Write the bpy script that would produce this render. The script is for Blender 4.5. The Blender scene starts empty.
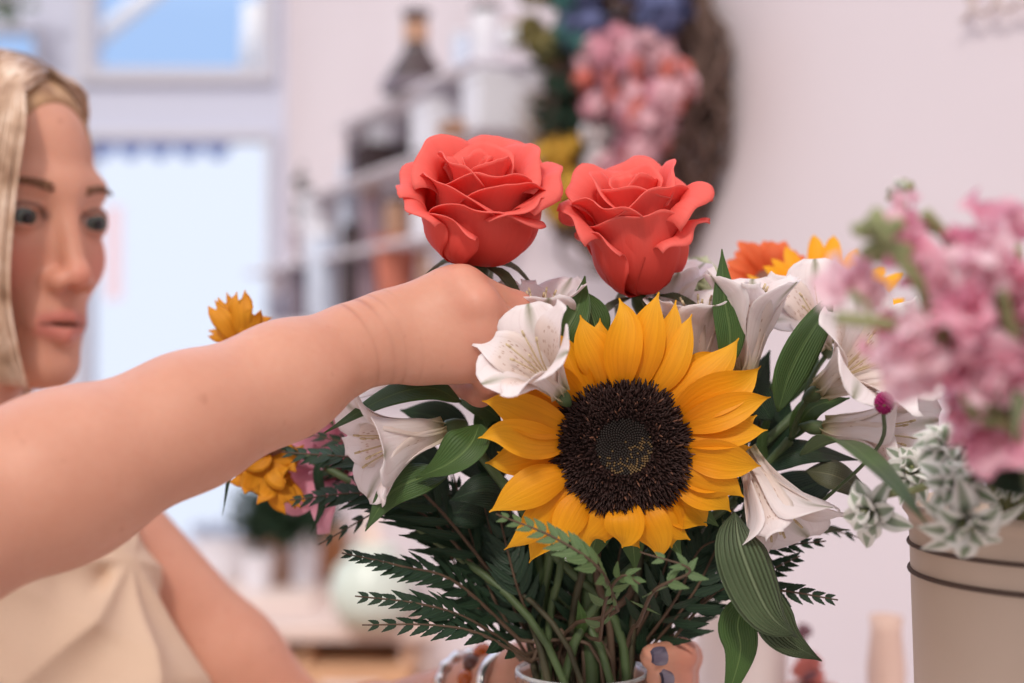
import bpy, math, random
import numpy as np

random.seed(7)
rng = np.random.default_rng(7)
SC = bpy.context.scene
COL = SC.collection
F = 1024 * 50.0 / 36.0          # focal length in pixels for a 50 mm lens on a 36 mm sensor
EYE = 1.35                      # camera height above the floor


def P(px, py, d):
    """World point seen at (px, py) of the photograph at distance d."""
    return np.array([(px - 512.0) / F * d, d, EYE - (py - 341.5) / F * d])


def V(*a):
    return np.array(a, float)


def unit(v):
    v = np.asarray(v, float)
    n = np.linalg.norm(v)
    return v / n if n > 1e-12 else v


# ------------------------------------------------------------------ objects
def thing(name, label, cat, loc=(0, 0, 0), group=None):
    o = bpy.data.objects.new(name, None)
    COL.objects.link(o)
    o.empty_display_size = 0.02
    o.location = [float(c) for c in loc]
    tag(o, label, cat, group)
    return o


def tag(o, label=None, cat=None, group=None, kind=None):
    if label:
        o['label'] = label
    if cat:
        o['category'] = cat
    if group:
        o['group'] = group
    if kind:
        o['kind'] = kind
    return o


def world_loc(o):
    l = np.zeros(3)
    while o is not None:
        l = l + np.array(o.location)
        o = o.parent
    return l


class MB:
    """Collects surfaces given in world space and builds ONE mesh object."""

    def __init__(self):
        self.v, self.f, self.uv, self.m, self.n = [], [], [], [], 0

    def grid(self, pts, uv=None, close_u=False, mi=0, flip=False):
        pts = np.asarray(pts, float)
        a, b = pts.shape[:2]
        if uv is None:
            uu, vv = np.meshgrid(np.linspace(0, 1, a), np.linspace(0, 1, b), indexing='ij')
            uv = np.stack([vv, uu], -1)
        self.v.append(pts.reshape(-1, 3))
        self.uv.append(np.asarray(uv, float).reshape(-1, 2))
        n0 = self.n
        for i in range(a - 1):
            for j in range(b - 1 if not close_u else b):
                j2 = (j + 1) % b
                q = (n0 + i * b + j, n0 + i * b + j2, n0 + (i + 1) * b + j2, n0 + (i + 1) * b + j)
                self.f.append(q[::-1] if flip else q)
                self.m.append(mi)
        self.n += a * b

    def poly(self, pts, faces, uv=None, mi=0):
        pts = np.asarray(pts, float)
        self.v.append(pts)
        self.uv.append(np.zeros((len(pts), 2)) if uv is None else np.asarray(uv, float))
        for q in faces:
            self.f.append(tuple(self.n + k for k in q))
            self.m.append(mi)
        self.n += len(pts)

    def tube(self, path, rad, seg=8, mi=0, cap=True, flat=None):
        path = np.asarray(path, float)
        n = len(path)
        rad = np.broadcast_to(np.asarray(rad, float), (n,))
        t = np.gradient(path, axis=0)
        t /= np.linalg.norm(t, axis=1)[:, None] + 1e-12
        ref = np.array([0.0, 0.0, 1.0]) if abs(t[0][2]) < 0.9 else np.array([1.0, 0, 0])
        nrm = unit(np.cross(t[0], ref))
        rings = []
        for i in range(n):
            nrm = unit(nrm - np.dot(nrm, t[i]) * t[i])
            bi = np.cross(t[i], nrm)
            an = np.linspace(0, 2 * math.pi, seg, endpoint=False)
            k = 1.0 if flat is None else flat
            rings.append(path[i] + rad[i] * (np.cos(an)[:, None] * nrm + k * np.sin(an)[:, None] * bi))
        uu = np.stack(np.meshgrid(np.linspace(0, 1, n), np.linspace(0, 1, seg), indexing='ij')[::-1], -1)
        n0 = self.n
        self.grid(np.array(rings), uu, close_u=True, mi=mi)
        if cap:
            self.f.append(tuple(n0 + j for j in range(seg))[::-1]); self.m.append(mi)
            self.f.append(tuple(n0 + (n - 1) * seg + j for j in range(seg))); self.m.append(mi)

    def lathe(self, c, prof, seg=40, axis=None, mi=0):
        """prof: list of (radius, height) about c along axis (default up)."""
        ax = unit(axis if axis is not None else (0, 0, 1))
        ref = V(1, 0, 0) if abs(ax[0]) < 0.8 else V(0, 1, 0)
        e1 = unit(np.cross(np.cross(ax, ref), ax)); e2 = np.cross(ax, e1)
        an = np.linspace(0, 2 * math.pi, seg, endpoint=False)
        rings = [np.asarray(c) + r * (np.cos(an)[:, None] * e1 + np.sin(an)[:, None] * e2) + h * ax for r, h in prof]
        uu = np.stack(np.meshgrid(np.linspace(0, 1, len(prof)), np.linspace(0, 1, seg), indexing='ij')[::-1], -1)
        self.grid(np.array(rings), uu, close_u=True, mi=mi)

    def box(self, lo, hi, mi=0, rot=None, c=None, bev=0.0):
        lo = np.asarray(lo, float); hi = np.asarray(hi, float)
        b = min(bev, 0.45 * float(np.min(hi - lo)))
        if b <= 0:
            x = [(lo[0], hi[0]), (lo[1], hi[1]), (lo[2], hi[2])]
            p = np.array([[x[0][i], x[1][j], x[2][k]] for i in (0, 1) for j in (0, 1) for k in (0, 1)])
            fs = [(0, 1, 3, 2), (4, 6, 7, 5), (0, 4, 5, 1), (2, 3, 7, 6), (0, 2, 6, 4), (1, 5, 7, 3)]
        else:
            p = []
            idx = {}
            for i in (0, 1):
                for j in (0, 1):
                    for k in (0, 1):
                        cn = [(lo, hi)[s][a] for a, s in enumerate((i, j, k))]
                        sg = [1 if s == 0 else -1 for s in (i, j, k)]
                        for a in range(3):
                            q = [cn[t] + (0 if t == a else sg[t] * b) for t in range(3)]
                            idx[(i, j, k, a)] = len(p); p.append(q)
            fs = []
            for a in range(3):
                for s in (0, 1):
                    o = [t for t in range(3) if t != a]
                    q = []
                    for (e, g) in ((0, 0), (1, 0), (1, 1), (0, 1)):
                        key = [0, 0, 0]; key[a] = s; key[o[0]] = e; key[o[1]] = g
                        q.append(idx[tuple(key) + (a,)])
                    fs.append(q)
            for a in range(3):
                o = [t for t in range(3) if t != a]
                for e in (0, 1):
                    for g in (0, 1):
                        k0 = [0, 0, 0]; k0[o[0]] = e; k0[o[1]] = g
                        k1 = list(k0); k1[a] = 1
                        fs.append([idx[tuple(k0) + (o[0],)], idx[tuple(k0) + (o[1],)], idx[tuple(k1) + (o[1],)], idx[tuple(k1) + (o[0],)]])
            for i in (0, 1):
                for j in (0, 1):
                    for k in (0, 1):
                        fs.append([idx[(i, j, k, a)] for a in range(3)])
            p = np.array(p)
        ctr = (lo + hi) / 2
        out = []
        for q in fs:                       # orient outwards
            pts = p[list(q)]
            nn = np.cross(pts[1] - pts[0], pts[2] - pts[0])
            out.append(tuple(q) if np.dot(nn, pts.mean(0) - ctr) > 0 else tuple(q)[::-1])
        if rot is not None:
            o = np.asarray(c if c is not None else ctr, float)
            p = (p - o) @ np.asarray(rot).T + o
        self.poly(p, out, mi=mi)

    def build(self, name, mat, parent=None, smooth=True, loc=None, attrs=None):
        me = bpy.data.meshes.new(name)
        v = np.concatenate(self.v) if self.v else np.zeros((0, 3))
        org = world_loc(parent) if parent is not None else np.zeros(3)
        if loc is not None:
            org = np.asarray(loc, float)
        me.from_pydata((v - org).tolist(), [], self.f)
        uv = np.concatenate(self.uv)
        ul = me.uv_layers.new(name='UVMap')
        li = np.empty(len(me.loops), np.int32)
        me.loops.foreach_get('vertex_index', li)
        ul.data.foreach_set('uv', uv[li].astype(np.float32).ravel())
        me.polygons.foreach_set('use_smooth', np.full(len(me.polygons), smooth))
        mats = mat if isinstance(mat, (list, tuple)) else [mat]
        for m in mats:
            me.materials.append(m)
        if len(mats) > 1:
            me.polygons.foreach_set('material_index', np.array(self.m, np.int32))
        for k, a in (attrs or {}).items():
            at = me.attributes.new(k, 'FLOAT', 'POINT')
            at.data.foreach_set('value', np.asarray(a, np.float32))
        me.update()
        o = bpy.data.objects.new(name, me)
        COL.objects.link(o)
        if parent is not None:
            o.parent = parent
        if loc is not None and parent is None:
            o.location = [float(c) for c in loc]
        return o


def single(name, mb, mat, label, cat, loc, group=None, kind=None, smooth=True):
    o = mb.build(name, mat, None, smooth, loc)
    return tag(o, label, cat, group, kind)


def copy_tree(o, parent=None):
    c = o.copy(); COL.objects.link(c); c.parent = parent
    for ch in list(o.children):
        copy_tree(ch, c)
    return c


def bez(pts, n=16):
    """Catmull-Rom through the points, n samples."""
    pts = [np.asarray(p, float) for p in pts]
    if len(pts) == 2:
        return np.array([pts[0] + (pts[1] - pts[0]) * t for t in np.linspace(0, 1, n)])
    q = [2 * pts[0] - pts[1]] + pts + [2 * pts[-1] - pts[-2]]
    m = len(pts) - 1
    out = []
    for t in np.linspace(0, m, n):
        i = min(int(t), m - 1); s = t - i
        a, b, c, d = q[i], q[i + 1], q[i + 2], q[i + 3]
        out.append(0.5 * ((2 * b) + (c - a) * s + (2 * a - 5 * b + 4 * c - d) * s * s + (3 * b - 3 * c + d - a) * s ** 3))
    return np.array(out)


def prof_leaf(t, tipk=1.0, fat=0.42):
    """Leaf width 0..1 along t: narrow foot, widest at fat, pointed tip."""
    t = np.clip(t, 0, 1)
    a = np.where(t < fat, np.sin(np.clip(t / fat, 0, 1) * math.pi / 2) ** 0.8,
                 np.cos(np.clip((t - fat) / (1 - fat), 0, 1) * math.pi / 2) ** tipk)
    return np.maximum(a, 0.03)


def blade(mb, pts, width, nrm, n=14, nu=7, prof=None, cup=0.0, fold=0.0, ruffle=0.0, rk=9.0, twist=0.0, mi=0, ph=0.0, notch=0.0, base=None):
    """Leaf or petal: a surface along a curve. nrm: the way its face looks. cup bends the sides towards nrm."""
    c = bez(pts, n)
    t = np.linspace(0, 1, n)
    tg = np.gradient(c, axis=0); tg /= np.linalg.norm(tg, axis=1)[:, None] + 1e-12
    w = width * (prof(t) if prof is not None else prof_leaf(t))
    if base is not None:
        w = np.maximum(w, base * (1 - t) ** 2)
    nrm = unit(nrm)
    u = np.linspace(-1, 1, nu)
    P_ = np.zeros((n, nu, 3))
    for i in range(n):
        s = unit(np.cross(tg[i], nrm)); nn = np.cross(s, tg[i])
        if twist:
            a = twist * t[i]
            s, nn = s * math.cos(a) + nn * math.sin(a), nn * math.cos(a) - s * math.sin(a)
        off = cup * u * u * w[i] + fold * np.abs(u) * w[i]
        if ruffle:
            off = off + ruffle * (np.abs(u) ** 1.6) * np.sin(rk * t[i] + ph + np.sign(u) * 1.3) * width
        P_[i] = c[i] + (u * w[i])[:, None] * s + off[:, None] * nn
        if notch and i >= n - 3:
            P_[i] -= (notch * (1 - np.abs(u)) * (i - (n - 4)) / 3)[:, None] * tg[i] * width
    uu, vv = np.meshgrid(t, (u + 1) / 2, indexing='ij')
    mb.grid(P_, np.stack([uu, vv], -1), mi=mi)
    return P_


# ------------------------------------------------------------------ materials
def srgb(r, g, b):
    def c(x):
        x /= 255.0
        return x / 12.92 if x <= 0.04045 else ((x + 0.055) / 1.055) ** 2.4
    return (c(r), c(g), c(b), 1.0)


class NT:
    def __init__(self, name):
        self.m = bpy.data.materials.new(name)
        self.m.use_nodes = True
        self.t = self.m.node_tree
        self.t.nodes.clear()
        self.out = self.t.nodes.new('ShaderNodeOutputMaterial')

    def n(self, typ, **kw):
        nd = self.t.nodes.new('ShaderNode' + typ)
        for k, v in kw.items():
            if k.startswith('i_'):
                key = k[2:]
                key = int(key) if key.isdigit() else key.replace('_', ' ')
                s = nd.inputs[key]
                if isinstance(v, bpy.types.NodeSocket):
                    self.t.links.new(v, s)
                else:
                    s.default_value = v
            else:
                setattr(nd, k, v)
        return nd

    def link(self, a, b):
        self.t.links.new(a, b)

    def math(self, op, a, b=0.0, clamp=False):
        nd = self.t.nodes.new('ShaderNodeMath'); nd.operation = op; nd.use_clamp = clamp
        for k, v in ((0, a), (1, b)):
            if isinstance(v, bpy.types.NodeSocket):
                self.link(v, nd.inputs[k])
            else:
                nd.inputs[k].default_value = v
        return nd.outputs[0]

    def mix(self, fac, a, b, mode='MIX'):
        nd = self.t.nodes.new('ShaderNodeMix'); nd.data_type = 'RGBA'; nd.blend_type = mode
        for k, v in ((0, fac), (6, a), (7, b)):
            if isinstance(v, bpy.types.NodeSocket):
                self.link(v, nd.inputs[k])
            else:
                nd.inputs[k].default_value = v
        return nd.outputs[2]

    def ramp(self, fac, stops, interp='LINEAR'):
        nd = self.t.nodes.new('ShaderNodeValToRGB')
        nd.color_ramp.interpolation = interp
        el = nd.color_ramp.elements
        while len(el) > 1:
            el.remove(el[-1])
        for i, (p, c) in enumerate(stops):
            e = el[0] if i == 0 else el.new(p)
            e.position = p; e.color = c
        self.link(fac, nd.inputs[0])
        return nd.outputs[0]

    def uv(self):
        s = self.n('SeparateXYZ'); self.link(self.n('UVMap').outputs[0], s.inputs[0])
        return s.outputs[0], s.outputs[1]

    def noise(self, scale, detail=3.0, vec=None, rough=0.5, stretch=None):
        if vec is None:
            vec = self.n('TexCoord').outputs['Object']
        if stretch is not None:
            mp = self.n('Mapping'); mp.inputs['Scale'].default_value = stretch
            self.link(vec, mp.inputs[0]); vec = mp.outputs[0]
        nd = self.n('TexNoise', i_Scale=scale, i_Detail=detail, i_Roughness=rough)
        self.link(vec, nd.inputs['Vector'])
        return nd.outputs['Fac']

    def principled(self, color, rough=0.5, spec=0.4, bump=None, bs=0.3, bd=0.001, **kw):
        p = self.n('BsdfPrincipled')
        if isinstance(color, bpy.types.NodeSocket):
            self.link(color, p.inputs['Base Color'])
        else:
            p.inputs['Base Color'].default_value = color
        if isinstance(rough, bpy.types.NodeSocket):
            self.link(rough, p.inputs['Roughness'])
        else:
            p.inputs['Roughness'].default_value = rough
        p.inputs['Specular IOR Level'].default_value = spec
        for k, v in kw.items():
            p.inputs[k.replace('_', ' ')].default_value = v
        if bump is not None:
            b = self.n('Bump', i_Strength=bs, i_Distance=bd); self.link(bump, b.inputs['Height'])
            self.link(b.outputs[0], p.inputs['Normal'])
        self.bsdf = p
        return p.outputs[0]

    def translucent(self, sh, color, fac):
        t = self.n('BsdfTranslucent')
        if isinstance(color, bpy.types.NodeSocket):
            self.link(color, t.inputs[0])
        else:
            t.inputs[0].default_value = color
        mx = self.n('MixShader', i_0=fac)
        self.link(sh, mx.inputs[1]); self.link(t.outputs[0], mx.inputs[2])
        return mx.outputs[0]

    def done(self, sh):
        self.link(sh, self.out.inputs[0])
        return self.m


def plain(name, rgb, rough=0.6, spec=0.3, var=0.0, scale=20.0, bump=0.0, bscale=60.0, metal=0.0):
    t = NT(name)
    c = srgb(*rgb)
    if var:
        d = tuple(max(0, x * (1 - var)) for x in c[:3]) + (1,)
        l = tuple(min(1, x * (1 + var)) for x in c[:3]) + (1,)
        c = t.ramp(t.noise(scale), [(0.3, d), (0.7, l)])
    b = t.noise(bscale, 4) if bump else None
    return t.done(t.principled(c, rough, spec, b, bump, 0.002, Metallic=metal))
# ================================================================== camera, light
cd = bpy.data.cameras.new('camera')
cam = bpy.data.objects.new('camera', cd)
COL.objects.link(cam)
cam.location = (0, 0, EYE)
cam.rotation_euler = (math.pi / 2, 0, 0)
cd.lens = 50; cd.sensor_width = 36; cd.clip_start = 0.02
cd.dof.use_dof = True
cd.dof.focus_distance = 0.71
cd.dof.aperture_fstop = 3.7
SC.camera = cam
SC.view_settings.view_transform = 'Standard'
SC.view_settings.look = 'None'
SC.view_settings.gamma = 1
SC.view_settings.use_curve_mapping = False
SC.view_settings.exposure = 0.10

w = bpy.data.worlds.new('world'); SC.world = w
w.use_nodes = True
wt = w.node_tree; wt.nodes.clear()
wo = wt.nodes.new('ShaderNodeOutputWorld'); wb = wt.nodes.new('ShaderNodeBackground')
tc = wt.nodes.new('ShaderNodeTexCoord'); sp = wt.nodes.new('ShaderNodeSeparateXYZ')
wt.links.new(tc.outputs['Generated'], sp.inputs[0])
mr = wt.nodes.new('ShaderNodeMapRange'); mr.inputs[1].default_value = 0.0; mr.inputs[2].default_value = 0.75
wt.links.new(sp.outputs[1], mr.inputs[0])
mz = wt.nodes.new('ShaderNodeMapRange'); mz.inputs[1].default_value = 0.135; mz.inputs[2].default_value = 0.155
wt.links.new(sp.outputs[2], mz.inputs[0])
mx1 = wt.nodes.new('ShaderNodeMix'); mx1.data_type = 'RGBA'       # street side: white glare low, blue sky above
mx1.inputs[6].default_value = (0.80, 0.88, 1.06, 1); mx1.inputs[7].default_value = (0.36, 0.56, 0.93, 1)
wt.links.new(mz.outputs[0], mx1.inputs[0])
mx2 = wt.nodes.new('ShaderNodeMix'); mx2.data_type = 'RGBA'       # the sun side is warmer
mg = wt.nodes.new('ShaderNodeMapRange'); mg.inputs[1].default_value = -0.35; mg.inputs[2].default_value = 0.75
wt.links.new(sp.outputs[2], mg.inputs[0])
mx3 = wt.nodes.new('ShaderNodeMix'); mx3.data_type = 'RGBA'       # brighter overhead than from below
mx3.inputs[6].default_value = (0.40, 0.37, 0.37, 1); mx3.inputs[7].default_value = (1.15, 1.08, 1.09, 1)
wt.links.new(mg.outputs[0], mx3.inputs[0]); wt.links.new(mx3.outputs[2], mx2.inputs[6])
wt.links.new(mr.outputs[0], mx2.inputs[0])
mq = wt.nodes.new('ShaderNodeMapRange'); mq.inputs[1].default_value = 0.22; mq.inputs[2].default_value = 0.5
wt.links.new(sp.outputs[2], mq.inputs[0])
mx4 = wt.nodes.new('ShaderNodeMix'); mx4.data_type = 'RGBA'       # high sky over the street
mx4.inputs[7].default_value = (1.0, 1.22, 1.70, 1)
wt.links.new(mq.outputs[0], mx4.inputs[0]); wt.links.new(mx1.outputs[2], mx4.inputs[6]); wt.links.new(mx4.outputs[2], mx2.inputs[7])
wt.links.new(mx2.outputs[2], wb.inputs[0]); wb.inputs[1].default_value = 1.0
wt.links.new(wb.outputs[0], wo.inputs[0])

sd = bpy.data.lights.new('sun', 'SUN'); sun = bpy.data.objects.new('sun', sd); COL.objects.link(sun)
sd.energy = 1.6; sd.angle = math.radians(5); sd.color = (1.0, 0.93, 0.86)
from mathutils import Vector
sun.rotation_euler = Vector((0.16, 0.74, -0.66)).to_track_quat('-Z', 'Y').to_euler()
# ================================================================== the woman
def cone(p, a, b, ra, rb):
    a = np.asarray(a); b = np.asarray(b)
    ab = b - a
    t = np.clip(((p - a) @ ab) / (ab @ ab), 0, 1)
    return np.linalg.norm(p - a - t[:, None] * ab, axis=1) - (ra + t * (rb - ra))


def ell(p, c, r, R=None):
    q = p - np.asarray(c)
    if R is not None:
        q = q @ R
    r = np.asarray(r)
    k0 = np.linalg.norm(q / r, axis=1); k1 = np.linalg.norm(q / (r * r), axis=1) + 1e-9
    return k0 * (k0 - 1) / k1


def rbox(p, c, hs, r, R):
    q = np.abs((p - np.asarray(c)) @ R) - (np.asarray(hs) - r)
    return np.linalg.norm(np.maximum(q, 0), axis=1) + np.minimum(q.max(1), 0) - r


def flatcone(p, a, b, ra, rb, nrm, k):
    """Cone flattened by factor k along nrm (elliptical limb section)."""
    a = np.asarray(a); n = unit(nrm)
    q = p + ((p - a) @ n * (1 / k - 1))[:, None] * n
    bb = np.asarray(b); bb = bb + np.dot(bb - a, n) * (1 / k - 1) * n
    return cone(q, a, bb, ra, rb) * (0.5 + 0.5 * k)


def smin(a, b, k):
    h = np.clip(0.5 + 0.5 * (b - a) / k, 0, 1)
    return b + (a - b) * h - k * h * (1 - h)


def smax(a, b, k):
    return -smin(-a, -b, k)


def bounded(fn, lo, hi, pad=0.03):
    lo = np.asarray(lo) - pad; hi = np.asarray(hi) + pad

    def g(p):
        m = np.all((p > lo) & (p < hi), axis=1)
        q = np.maximum(np.maximum(lo - p, p - hi), 0)
        out = np.linalg.norm(q, axis=1) + pad
        if m.any():
            out[m] = fn(p[m])
        return out
    return g


# head frame
PHI = math.radians(51)
LX = .87
hf = unit(V(math.sin(PHI), -math.cos(PHI), -0.06))
hl = unit(np.cross(V(0.03, 0, 1), hf))
hu = np.cross(hf, hl)
HC = P(56, 218, 0.965) - 0.070 * hf
HR = np.stack([hl, hf, hu], 1)


def H(a, b, c):
    return HC + a * LX * hl + b * hf + c * hu


def head_sdf(pw):
    p = (pw - HC) @ HR
    p[:, 0] /= LX
    s = p.copy(); s[:, 0] = np.abs(s[:, 0])
    d = ell(p, (0, -.012, .030), (.066, .090, .079))
    d = smin(d, ell(p, (0, .022, -.03), (.053, .062, .074)), .03)
    d = smin(d, cone(s, V(.050, .004, -.060), V(.012, .062, -.096), .019, .017), .025)
    d = smin(d, ell(s, (.0, .068, -.102), (.019, .017, .014)), .014)
    d = smin(d, ell(s, (.037, .048, -.028), (.019, .021, .020)), .02)
    d = smin(d, cone(s, V(.004, .0775, .020), V(.040, .064, .022), .009, .008), .014)      # brow ridge
    d = smin(d, ell(p, (0, .068, -.066), (.027, .020, .020)), .016)                       # muzzle
    d = smax(d, -ell(s, (.0315, .096, -.001), (.019, .021, .0135)), .012)                  # sockets
    eye = ell(s, (.0315, .0665, -.001), (.0158, .0142, .0135))
    d = smin(d, eye, .004)
    d = smax(d, -ell(s, (.0315, .084, -.001), (.0135, .0125, .0050)), .0025)               # eye opening
    d = smin(d, cone(s, V(.019, .078, .0068), V(.0425, .072, .0055), .0026, .0022), .003)  # upper lid
    # nose
    n = cone(p, V(0, .0795, .012), V(0, .0955, -.034), .0068, .0085)
    n = smin(n, ell(p, (0, .0995, -.0385), (.0098, .0090, .0085)), .006)
    n = smin(n, ell(s, (.0115, .091, -.0425), (.0068, .0095, .0068)), .006)
    n = smax(n, -ell(s, (.0062, .098, -.0495), (.0034, .0055, .0045)), .003)
    d = smin(d, n, .010)
    # lips
    up = cone(s, V(.0035, .0875, -.0660), V(.0235, .0765, -.0705), .0050, .0024)
    lo = cone(s, V(.0, .0870, -.0785), V(.021, .0770, -.0735), .0068, .0026)
    d = smin(d, up, .004)
    d = smin(d, lo, .005)
    d = smax(d, -ell(s, (0, .092, -.0716), (.0185, .010, .0017)), .0016)
    d = smax(d, -ell(p, (0, .101, -.057), (.004, .012, .007)), .006)
    # ears
    e = ell(s, (.0735, -.012, -.015), (.008, .017, .029))
    d = smin(d, e, .006)
    return d


NECK0 = H(0, -.035, -.05)
LS = V(-.300, 1.05, 1.200)                    # left shoulder (away from the camera)
RS = V(-.475, .800, 1.210)                    # right shoulder
MIDS = (LS + RS) / 2
bf = unit(V(.255, -.17, 0))                   # the chest faces this way
bs_ = unit(LS - RS)                           # towards her left
NECK1 = MIDS + V(0, 0, .035) - .015 * bf
WAIST = MIDS + V(.02, 0, -.36) - .02 * bf


def torso_core(p, grow=0.0):
    up = unit(MIDS - WAIST)
    fw = unit(bf - np.dot(bf, up) * up)
    R = np.stack([unit(np.cross(up, fw)) * -1, fw, up], 1)
    ch = ell(p, MIDS + V(0, 0, -.13) + .01 * bf, (.150 + grow, .098 + grow, .175 + grow), R)
    wa = ell(p, WAIST, (.125 + grow, .09 + grow, .16 + grow), R)
    d = smin(ch, wa, .08)
    d = smin(d, cone(p, MIDS + V(0, 0, -.02) - .12 * bs_, MIDS + V(0, 0, -.02) + .12 * bs_, .045 + grow, .045 + grow), .06)
    for sgn in (-1, 1):
        b = MIDS + sgn * .072 * bs_ + .085 * fw + V(0, 0, -.165)
        d = smin(d, ell(p, b, (.066 + grow, .056 + grow, .066 + grow), R), .035)
    return d


# right arm, reaching in front
R_EL = P(-125, 552, .575)
R_FM = P(60, 478, .615)
R_F2 = P(190, 421, .645)
R_W = P(352, 347, .688)
R_W2 = P(385, 336, .694)
hand_x = unit(P(478, 318, .70) - R_W2)                     # along the hand
hand_n = unit(V(-.10, -1.0, .12))                          # back of the hand looks at the camera
hand_n = unit(hand_n - np.dot(hand_n, hand_x) * hand_x)
hand_y = np.cross(hand_n, hand_x)
if hand_y[2] < 0:
    hand_y = -hand_y
HB = np.stack([hand_x, hand_y, hand_n], 1)

R_FINGERS = [   # knuckle, joints, tip; radii
    ([P(463, 288, .698), P(516, 309, .716), P(524, 352, .738), P(500, 372, .747)], (.0098, .0086, .0078, .0066)),
    ([P(478, 307, .692), P(517, 335, .706), P(516, 374, .732), P(492, 388, .744)], (.0100, .0088, .0080, .0068)),
    ([P(480, 333, .694), P(511, 361, .706), P(505, 390, .728), P(482, 391, .742)], (.0096, .0083, .0075, .0064)),
    ([P(469, 357, .699), P(490, 379, .708), P(480, 393, .722), P(457, 385, .734)], (.0088, .0074, .0066, .0057)),
]
R_THUMB = ([P(412, 325, .722), P(437, 303, .742), P(470, 312, .757), P(494, 322, .760)], (.0125, .0105, .0092, .0075))


def chain(p, pts, rr, k=.004, d=None):
    for i in range(len(pts) - 1):
        c = cone(p, pts[i], pts[i + 1], rr[i], rr[i + 1])
        d = c if d is None else smin(d, c, k)
    return d


def right_hand(p):
    d = flatcone(p, P(390, 336, .695), P(448, 322, .7005), .0190, .0258, hand_n, .50)
    d = smin(d, ell(p, P(418, 350, .704), (.022, .017, .013), HB), .010)
    d = smin(d, cone(p, P(395, 330, .697), P(455, 345, .700), .017, .016), .012)
    d = smin(d, cone(p, P(392, 329, .699), P(450, 297, .702), .0125, .0115), .008)
    for pts, rr in R_FINGERS:
        m = unit(pts[0] - P(395, 335, .698))
        kn = cone(p, pts[0] - .038 * m + V(0, .004, 0), pts[0], .0085, rr[0])
        d = smin(d, kn, .010)
        d = smin(d, ell(p, pts[0] + hand_n * .0030, (rr[0] * .94,) * 3), .0045)
    d = smin(d, chain(p, [R_W2 + V(0, .006, -.004)] + list(R_THUMB[0]), (.013,) + R_THUMB[1]), .010)
    for pts, rr in R_FINGERS:
        d = smin(d, chain(p, pts, rr), .0032)
    return d


def right_arm(p):
    d = cone(p, RS, R_EL, .047, .041)
    fa = cone(p, R_EL, R_FM, .0345, .0315)
    fa = smin(fa, cone(p, R_FM, R_F2, .0315, .0275), .03)
    fa = smin(fa, cone(p, R_F2, P(285, 380, .668), .0275, .0236), .02)
    fa = smin(fa, flatcone(p, P(285, 380, .668), R_W, .0240, .0192, hand_n, .80), .02)
    fa = smin(fa, flatcone(p, R_W, R_W2, .0192, .0178, hand_n, .78), .010)
    fa = smin(fa, ell(p, P(318, 380, .668), (.011, .006, .007), HB), .012)                 # wrist bone
    d = smin(d, fa, .03)
    return smin(d, right_hand(p), .008)


# left arm, holding the vase from behind
L_EL = P(318, 762, 1.07)
L_W = P(496, 694, .866)
L_W2 = P(519, 701, .848)
L_KN = P(640, 712, .836)
VC = V((582.5 - 512) / F * .775, .775, 0)                  # vase axis
lh_x = unit(L_KN - L_W2)
lh_n = unit(V(.12, 1, .25)); lh_n = unit(lh_n - np.dot(lh_n, lh_x) * lh_x)
LB = np.stack([lh_x, np.cross(lh_n, lh_x), lh_n], 1)
L_FINGERS = [
    ([P(655, 678, .838), P(685, 657, .806), P(680, 655, .766), P(653, 657, .7515)], (.0098, .0092, .0086, .0070)),
    ([P(655, 694, .836), P(682, 679, .806), P(677, 677, .768), P(659, 679, .752)], (.0096, .0088, .0080, .0068)),
    ([P(648, 712, .834), P(688, 701, .806), P(682, 701, .768), P(655, 702, .752)], (.0092, .0084, .0076, .0064)),
    ([P(640, 732, .832), P(680, 724, .806), P(674, 724, .772), P(650, 725, .756)], (.0082, .0074, .0068, .0058)),
]
L_THUMB = ([P(520, 715, .835), P(512, 740, .790), P(530, 752, .755), P(560, 752, .730)], (.0125, .0110, .0096, .0078))


def left_arm(p):
    d = cone(p, LS, LS + .55 * (L_EL - LS) + V(0, 0, .0), .047, .042)
    d = smin(d, cone(p, LS + .55 * (L_EL - LS), L_EL, .042, .037), .02)
    m = L_EL + .35 * (L_W - L_EL)
    d = smin(d, cone(p, L_EL, m, .037, .036), .02)
    d = smin(d, cone(p, m, L_W, .036, .0245), .02)
    d = smin(d, flatcone(p, L_W, L_W2, .0250, .0240, lh_n, .78), .015)
    h = rbox(p, (L_W2 + L_KN) / 2 + .002 * lh_n, (.046, .036, .0125), .012, LB)
    d = smin(d, h, .015)
    d = smin(d, chain(p, [L_W2] + list(L_THUMB[0]), (.016,) + L_THUMB[1]), .012)
    for pts, rr in L_FINGERS:
        d = smin(d, chain(p, [L_W2 + .6 * (pts[0] - L_W2)] + pts, (.010,) + rr), .0035)
    return d


def box_of(*pts, r=.06):
    a = np.array(pts)
    return a.min(0) - r, a.max(0) + r


g_head = bounded(head_sdf, HC - .14, HC + .14)
g_rhand = bounded(right_arm, *box_of(RS, R_EL, R_FM, R_W, P(530, 262, .72), P(500, 400, .76)))
g_larm = bounded(left_arm, *box_of(LS, L_EL, L_W, P(700, 640, .83), P(640, 740, .76), P(500, 760, .72)))
g_torso = bounded(torso_core, *box_of(LS, RS, WAIST, r=.2))


def body_sdf(p):
    d = g_torso(p)
    nk = cone(p, NECK0, NECK1, .052, .056)
    nk = smin(nk, cone(p, NECK1 + V(0, 0, -.01), LS + V(0, 0, .012) - .05 * bs_, .045, .036), .04)
    nk = smin(nk, cone(p, NECK1 + V(0, 0, -.01), RS + V(0, 0, .012) + .05 * bs_, .045, .036), .04)
    d = smin(d, nk, .04)
    d = smin(d, g_head(p), .022)
    d = smin(d, g_larm(p), .03)
    d = smin(d, g_rhand(p), .03)
    return smax(d, 0.98 - p[:, 2], .004)


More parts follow.
